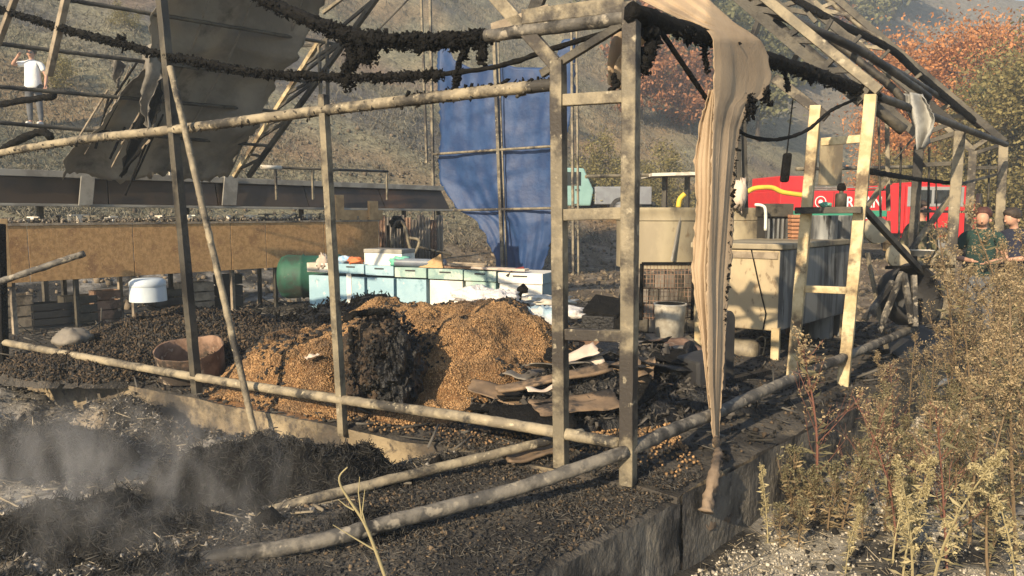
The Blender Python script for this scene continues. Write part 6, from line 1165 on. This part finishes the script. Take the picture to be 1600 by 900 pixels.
for i, (k, px, d, sc) in enumerate((('rust', 1012, 52, .9), ('dull', 1045, 56, 1.0), ('dull', 965, 60, 1.1), ('rust', 1000, 44, .55), ('dull', 1090, 50, .9), ('dull', 1130, 60, 1.2), ('dull', 1180, 52, .9), ('dull', 930, 66, 1.2), ('dull', 1060, 78, 1.4), ('dull', 1000, 82, 1.3), ('dull', 1220, 66, 1.1), ('rust', 1260, 70, .9), ('dull', 1320, 76, 1.2), ('rust', 1075, 46, .6), ('dull', 1380, 84, 1.2), ('dull', 920, 84, 1.2), ('dull', 1150, 90, 1.4), ('dull', 1250, 95, 1.3))):
    place_tree(k, 'hazy rust-leaved tree on the smoky hillside' if k == 'rust' else 'hazy grey-green tree on the smoky hillside', px, d, i * 1.1, sc, 'rusty trees on the hazy hill' if k == 'rust' else 'grey-green trees on the hazy hill')
for i, (px, d, sc) in enumerate(((150, 34, .8), (165, 36, .9), (190, 33, .7), (100, 40, .9), (60, 36, .8), (20, 33, .9), (130, 46, 1.0), (212, 40, .9), (40, 48, 1.1), (560, 70, 1.0), (640, 74, 1.1), (710, 66, .9), (600, 84, 1.2), (1090, 34, .5), (1290, 40, .6))): place_tree('bare', 'thin bare sapling on the burnt hillside', px, d, i * .9, sc, 'bare saplings on the burnt hill')
for i, (px, d, sc) in enumerate(((915, 27, .6), (950, 30, .8), (1000, 29, .6), (1030, 32, .8), (1060, 30, .6), (860, 34, .7), (1085, 27, .6), (100, 20, .35), (210, 24, .3))): place_tree('bush' , 'scrubby bush on the bank behind the pickup' if px > 400 else 'tiny singed shrub on the slope near the man', px, d, i * 1.7, sc, 'bushes on the bank' if px > 400 else 'shrubs on the slope')

# ------------------------------------------------------------------ weeds
WP_ = {}
def weed_proto(key, h, nb, nfl, stem_m, fl_m, leaf_m, seed, spread=.35, fl=.010, droop=.0, spike=False):
    r = np.random.default_rng(seed); m = MB(); tips = []; ln = Vector(r.normal(0, .12, 3)); main = [Vector((ln.x * t_ * t_ * h, ln.y * t_ * t_ * h, h * t_)) for t_ in np.linspace(0, 1, 9)]
    m.tube(main, [.0055 * (1 - .7 * i / 8) * (.6 + h) for i in range(9)], 5)
    for b in range(nb):
        f = .22 + .76 * (b + r.uniform(0, 1)) / nb; i = min(7, int(f * 8)); p0_ = main[i].lerp(main[i + 1], f * 8 - i); a = r.uniform(0, 6.28); L_ = h * spread * (1.15 - f) * r.uniform(.5, 1.2); d = Vector((math.cos(a) * .75, math.sin(a) * .75, r.uniform(.5, 1.1)))
        p = [p0_]
        for q in range(3): d = (d + Vector((0, 0, .22 - droop)) + Vector(r.normal(0, .12, 3))).normalized(); p.append(p[-1] + d * L_ / 3)
        m.tube(p, [.0022, .0018, .0014, .001], 4); tips += p[1:]
        for q in range(2): e = p[2] + (d + Vector(r.normal(0, .5, 3))).normalized() * L_ * .3; m.tube([p[2], e], [.0013, .0008], 3); tips.append(e)
    if spike: tips = [main[0].lerp(main[-1], f) for f in np.linspace(.3, 1, 24)] + tips
    T = np.array([tuple(t_) for t_ in tips]); me = bpy.data.meshes.new('stem'); me.from_pydata(m.v, [], m.f); me.materials.append(stem_m); me.update()
    w_ = np.clip((T[:, 2] / h) ** 1.5, .05, 1) * r.uniform(0, 1, len(T)) ** 2; w_ /= w_.sum(); per = r.choice(len(T), nfl, p=w_); pos = T[per] + r.normal(0, 1, (nfl, 3)) * (.012 if not spike else .009) * (.7 + h * .5)
    Mx = rotmats(nfl, r); qv = np.array([(-1, -.45, 0), (1, -.3, .2), (.9, .5, 0), (-.8, .4, -.2)]); s_ = fl * r.uniform(.4, 1.4, (nfl, 1)); LV = (np.einsum('nij,kj->nki', Mx, qv) * s_[:, None] + pos[:, None]).reshape(-1, 3)
    o = np_mesh('florets', LV, np.arange(nfl * 4).reshape(-1, 4), fl_m); fm = o.data; bpy.data.objects.remove(o)
    nl = int(20 + 50 * h); fz = r.uniform(.05, .85, nl); base = np.array([tuple(main[min(7, int(f * 8))].lerp(main[min(7, int(f * 8)) + 1], f * 8 - min(7, int(f * 8)))) for f in fz]); a = r.uniform(0, 6.28, nl); d = np.stack([np.cos(a), np.sin(a), r.uniform(-.5, .7, nl)], 1); L_ = r.uniform(.015, .045, nl)
    Mx = dirmats(d, r); LV = (np.einsum('nij,kj->nki', Mx, np.array([(0, -.08, 0), (1, -.2, .1), (2, 0, -.3), (1, .2, .1)])) * L_[:, None, None] + base[:, None]).reshape(-1, 3); o = np_mesh('leaves', LV, np.arange(nl * 4).reshape(-1, 4), leaf_m); lm = o.data; bpy.data.objects.remove(o); WP_[key] = (me, fm, lm)
def place_weed(key, label, x, y, sc, rot, group, tilt=(0, 0), z=None):
    e = thing('dry_weed', label, 'weed', (x, y, (gz(x, y) if z is None else z) - .02), group); e.rotation_euler = (tilt[0], tilt[1], rot); e.scale = (sc,) * 3
    for nm, me in zip(('stem', 'florets', 'leaves'), WP_[key]):
        o = link(nm, me, e, 0, True)
        if nm != 'stem': o['kind'] = 'stuff'
for i in range(3): weed_proto('tall%d' % i, 1.25, 22, 1300, M['weed_stem'], M['weed_dry'], M['weed_olive'], 100 + i, .36, .0062)
for i in range(2): weed_proto('mid%d' % i, .75, 24, 1000, M['weed_stem'], M['weed_olive'], M['weed_olive'], 120 + i, .42, .006)
for i in range(2): weed_proto('red%d' % i, .9, 22, 620, M['weed_red'], M['weed_dry'], M['weed_olive'], 140 + i, .5, .0065)
for i in range(2): weed_proto('yel%d' % i, .85, 10, 1400, M['weed_yellow'], M['weed_yellow'], M['weed_yellow'], 160 + i, .2, .0065, spike=True)
for i in range(2): weed_proto('low%d' % i, .34, 20, 560, M['weed_stem'], M['weed_olive'], M['weed_dry'], 180 + i, .7, .006)
LB = {'tall': ('tall dry brown weed with tufted seed heads', 'tall dry weeds'), 'mid': ('knee-high olive weed with tangled twigs', 'olive weeds'), 'red': ('reddish-stemmed branching weed', 'red-stemmed weeds'), 'yel': ('yellow spike-shaped dry weed', 'yellow spike weeds'), 'low': ('low twiggy dry weed', 'low weeds')}
wr_ = np.random.default_rng(77)
def weed_at(kind, px, py, sc):
    z0 = -.5
    for _ in range(3): q = G(px, py, z0); z0 = gz(q.x, q.y)
    s, wv = to_sw(q.x, q.y)
    if wv > -.33 and s < 7: return
    nk = 3 if kind == 'tall' else 2; zone = 'hugging the blackened plinth' if (wv > -.75 and s < 6) else ('beyond the last shed posts' if s > 6 else ('on the open pale gravel' if s < 1.6 else ('in the stand by the lattice post' if s < 4 else 'near the black cauldron')))
    place_weed('%s%d' % (kind, wr_.integers(0, nk)), LB[kind][0] + ' ' + zone, q.x, q.y, sc * wr_.uniform(.85, 1.15), wr_.uniform(0, 6.28), LB[kind][1] + ' ' + zone, tuple(wr_.normal(0, .07, 2)))
for px, py, sc in ((1590, 880, .95), (1545, 905, .85), (1515, 850, .9), (1575, 800, 1.0), (1530, 760, 1.0), (1600, 740, 1.1), (1450, 720, .8), (1510, 690, 1.0), (1590, 670, 1.1), (1540, 650, 1.05), (1420, 670, .7), (1500, 640, .95), (1570, 630, 1.1), (1390, 690, .55), (1610, 820, 1.05), (1625, 760, 1.2), (1600, 620, 1.1), (1480, 625, .8), (1440, 640, .7), (1520, 610, .9)): weed_at('tall', px, py, sc)
for i in range(10): weed_at('tall', wr_.uniform(1330, 1620), wr_.uniform(600, 700), wr_.uniform(.5, .85))
for px, py, sc in ((1500, 640, 1.25), (1530, 630, 1.35), (1555, 650, 1.4), (1580, 625, 1.35), (1600, 650, 1.45), (1485, 660, 1.1), (1620, 620, 1.4), (1460, 640, 1.0)): weed_at('tall', px, py, sc)
for i in range(14): weed_at('mid', wr_.uniform(1200, 1600), wr_.uniform(650, 900), wr_.uniform(.5, .9))
for px, py, sc in ((1270, 790, 1.0), (1285, 760, .9), (1345, 800, .8), (1480, 890, 1.0), (1330, 700, .9), (1240, 720, .7), (1400, 850, .8), (1390, 720, .9)): weed_at('red', px, py, sc)
for px, py, sc in ((1410, 905, .95), (1425, 930, .9), (1455, 935, .8), (1395, 880, .8), (1200, 850, .5), (1320, 900, .5), (1590, 930, .8), (1240, 790, .5), (1470, 800, .6)): weed_at('yel', px, py, sc)
for i in range(60): weed_at('low', wr_.uniform(1130, 1600), wr_.uniform(640, 860), wr_.uniform(.6, 1.2))
for px, py, sc in ((1160, 720, .8), (1175, 690, .9), (1230, 640, 1.0), (1180, 740, .7), (1260, 620, 1.0), (1215, 690, .9), (1290, 630, 1.1), (1310, 610, 1.2), (1340, 625, 1.2)): weed_at('mid', px, py, sc)
# lone stalk in front of the grey pole
q0 = P(606, 915, 2.05); m = MB(); main = spline([P(612, 930, 2.05), P(585, 855, 2.05), P(568, 815, 2.05), P(545, 780, 2.05), P(532, 758, 2.05), P(531, 743, 2.05), P(543, 730, 2.05)], 4); m.tube(main, [.0055 - .0035 * i / len(main) for i in range(len(main))], 6)
lw = thing('lone_stalk', 'single yellowish bare weed stalk in front of the thick grey pole', 'weed', tuple(q0)); m.build('stem', M['weed_yellow'], lw, smooth=True)
for pts in (((572, 822), (566, 800), (570, 765)), ((553, 797), (540, 790), (528, 780)), ((590, 862), (556, 842), (520, 820)), ((565, 808), (560, 770), (562, 745))): MB().tube([P(x, y, 2.05) for x, y in pts], [.003, .002, .001], 5).build('twig', M['weed_yellow'], lw)

# ------------------------------------------------------------------ smoke curling off the ash
def smoke(c, rx, ry, rz, dens, seed):
    m = MB(); m.blob(c, rx, ry, rz, .12, 1.5, seed, 18); mt = bpy.data.materials.new('smoke_volume'); mt.use_nodes = True; t = mt.node_tree; t.nodes.remove(t.nodes['Principled BSDF']); pv = t.nodes.new('ShaderNodeVolumePrincipled'); pv.inputs['Color'].default_value = (.96, .97, .99, 1)
    tc = t.nodes.new('ShaderNodeTexCoord'); mp = t.nodes.new('ShaderNodeMapping'); mp.inputs['Location'].default_value = (seed, seed * .6, 0); mp.inputs['Scale'].default_value = (2.3, 2.3, 1.0); t.links.new(tc.outputs['Object'], mp.inputs[0]); nz = t.nodes.new('ShaderNodeTexNoise'); nz.inputs['Scale'].default_value = 2.2; nz.inputs['Detail'].default_value = 5; nz.inputs['Distortion'].default_value = 1.0; t.links.new(mp.outputs[0], nz.inputs['Vector'])
    mr = t.nodes.new('ShaderNodeMapRange'); mr.interpolation_type = 'SMOOTHSTEP'; mr.inputs['From Min'].default_value = .46; mr.inputs['From Max'].default_value = .74; mr.inputs['To Max'].default_value = dens; t.links.new(nz.outputs['Fac'], mr.inputs['Value'])
    vs_ = t.nodes.new('ShaderNodeVectorMath'); vs_.operation = 'SUBTRACT'; vs_.inputs[1].default_value = c; t.links.new(tc.outputs['Object'], vs_.inputs[0]); vd = t.nodes.new('ShaderNodeVectorMath'); vd.operation = 'DIVIDE'; vd.inputs[1].default_value = (rx, ry, rz); t.links.new(vs_.outputs[0], vd.inputs[0]); vl = t.nodes.new('ShaderNodeVectorMath'); vl.operation = 'LENGTH'; t.links.new(vd.outputs[0], vl.inputs[0])
    fr = t.nodes.new('ShaderNodeMapRange'); fr.interpolation_type = 'SMOOTHSTEP'; fr.inputs['From Min'].default_value = .95; fr.inputs['From Max'].default_value = .2; t.links.new(vl.outputs['Value'], fr.inputs['Value']); mu = t.nodes.new('ShaderNodeMath'); mu.operation = 'MULTIPLY'; t.links.new(mr.outputs[0], mu.inputs[0]); t.links.new(fr.outputs[0], mu.inputs[1]); t.links.new(mu.outputs[0], pv.inputs['Density']); t.links.new(pv.outputs[0], t.nodes['Material Output'].inputs['Volume'])
    return tag(m.build('smoke', mt), 'thin white smoke drifting off the smouldering ash', 'smoke', kind='stuff')
smoke((-2.1, 3.5, .05), 1.7, 1.0, .5, 1.0, 3.0)
smoke((-1.3, 2.8, .0), .9, .6, .35, 0.6, 8.0)
# ------------------------------------------------------------------ haze
hz = MB(); hz.abox(-110, 170, -35, 175, -3.0, 46)
hm = bpy.data.materials.new('haze_air'); hm.use_nodes = True; t = hm.node_tree; t.nodes.remove(t.nodes['Principled BSDF']); pv = t.nodes.new('ShaderNodeVolumePrincipled'); pv.inputs['Density'].default_value = HAZE = 0.0032; pv.inputs['Color'].default_value = (.74, .87, 1.0, 1); pv.inputs['Anisotropy'].default_value = .15
t.links.new(pv.outputs[0], t.nodes['Material Output'].inputs['Volume'])
tag(hz.build('haze', hm), kind='stuff')
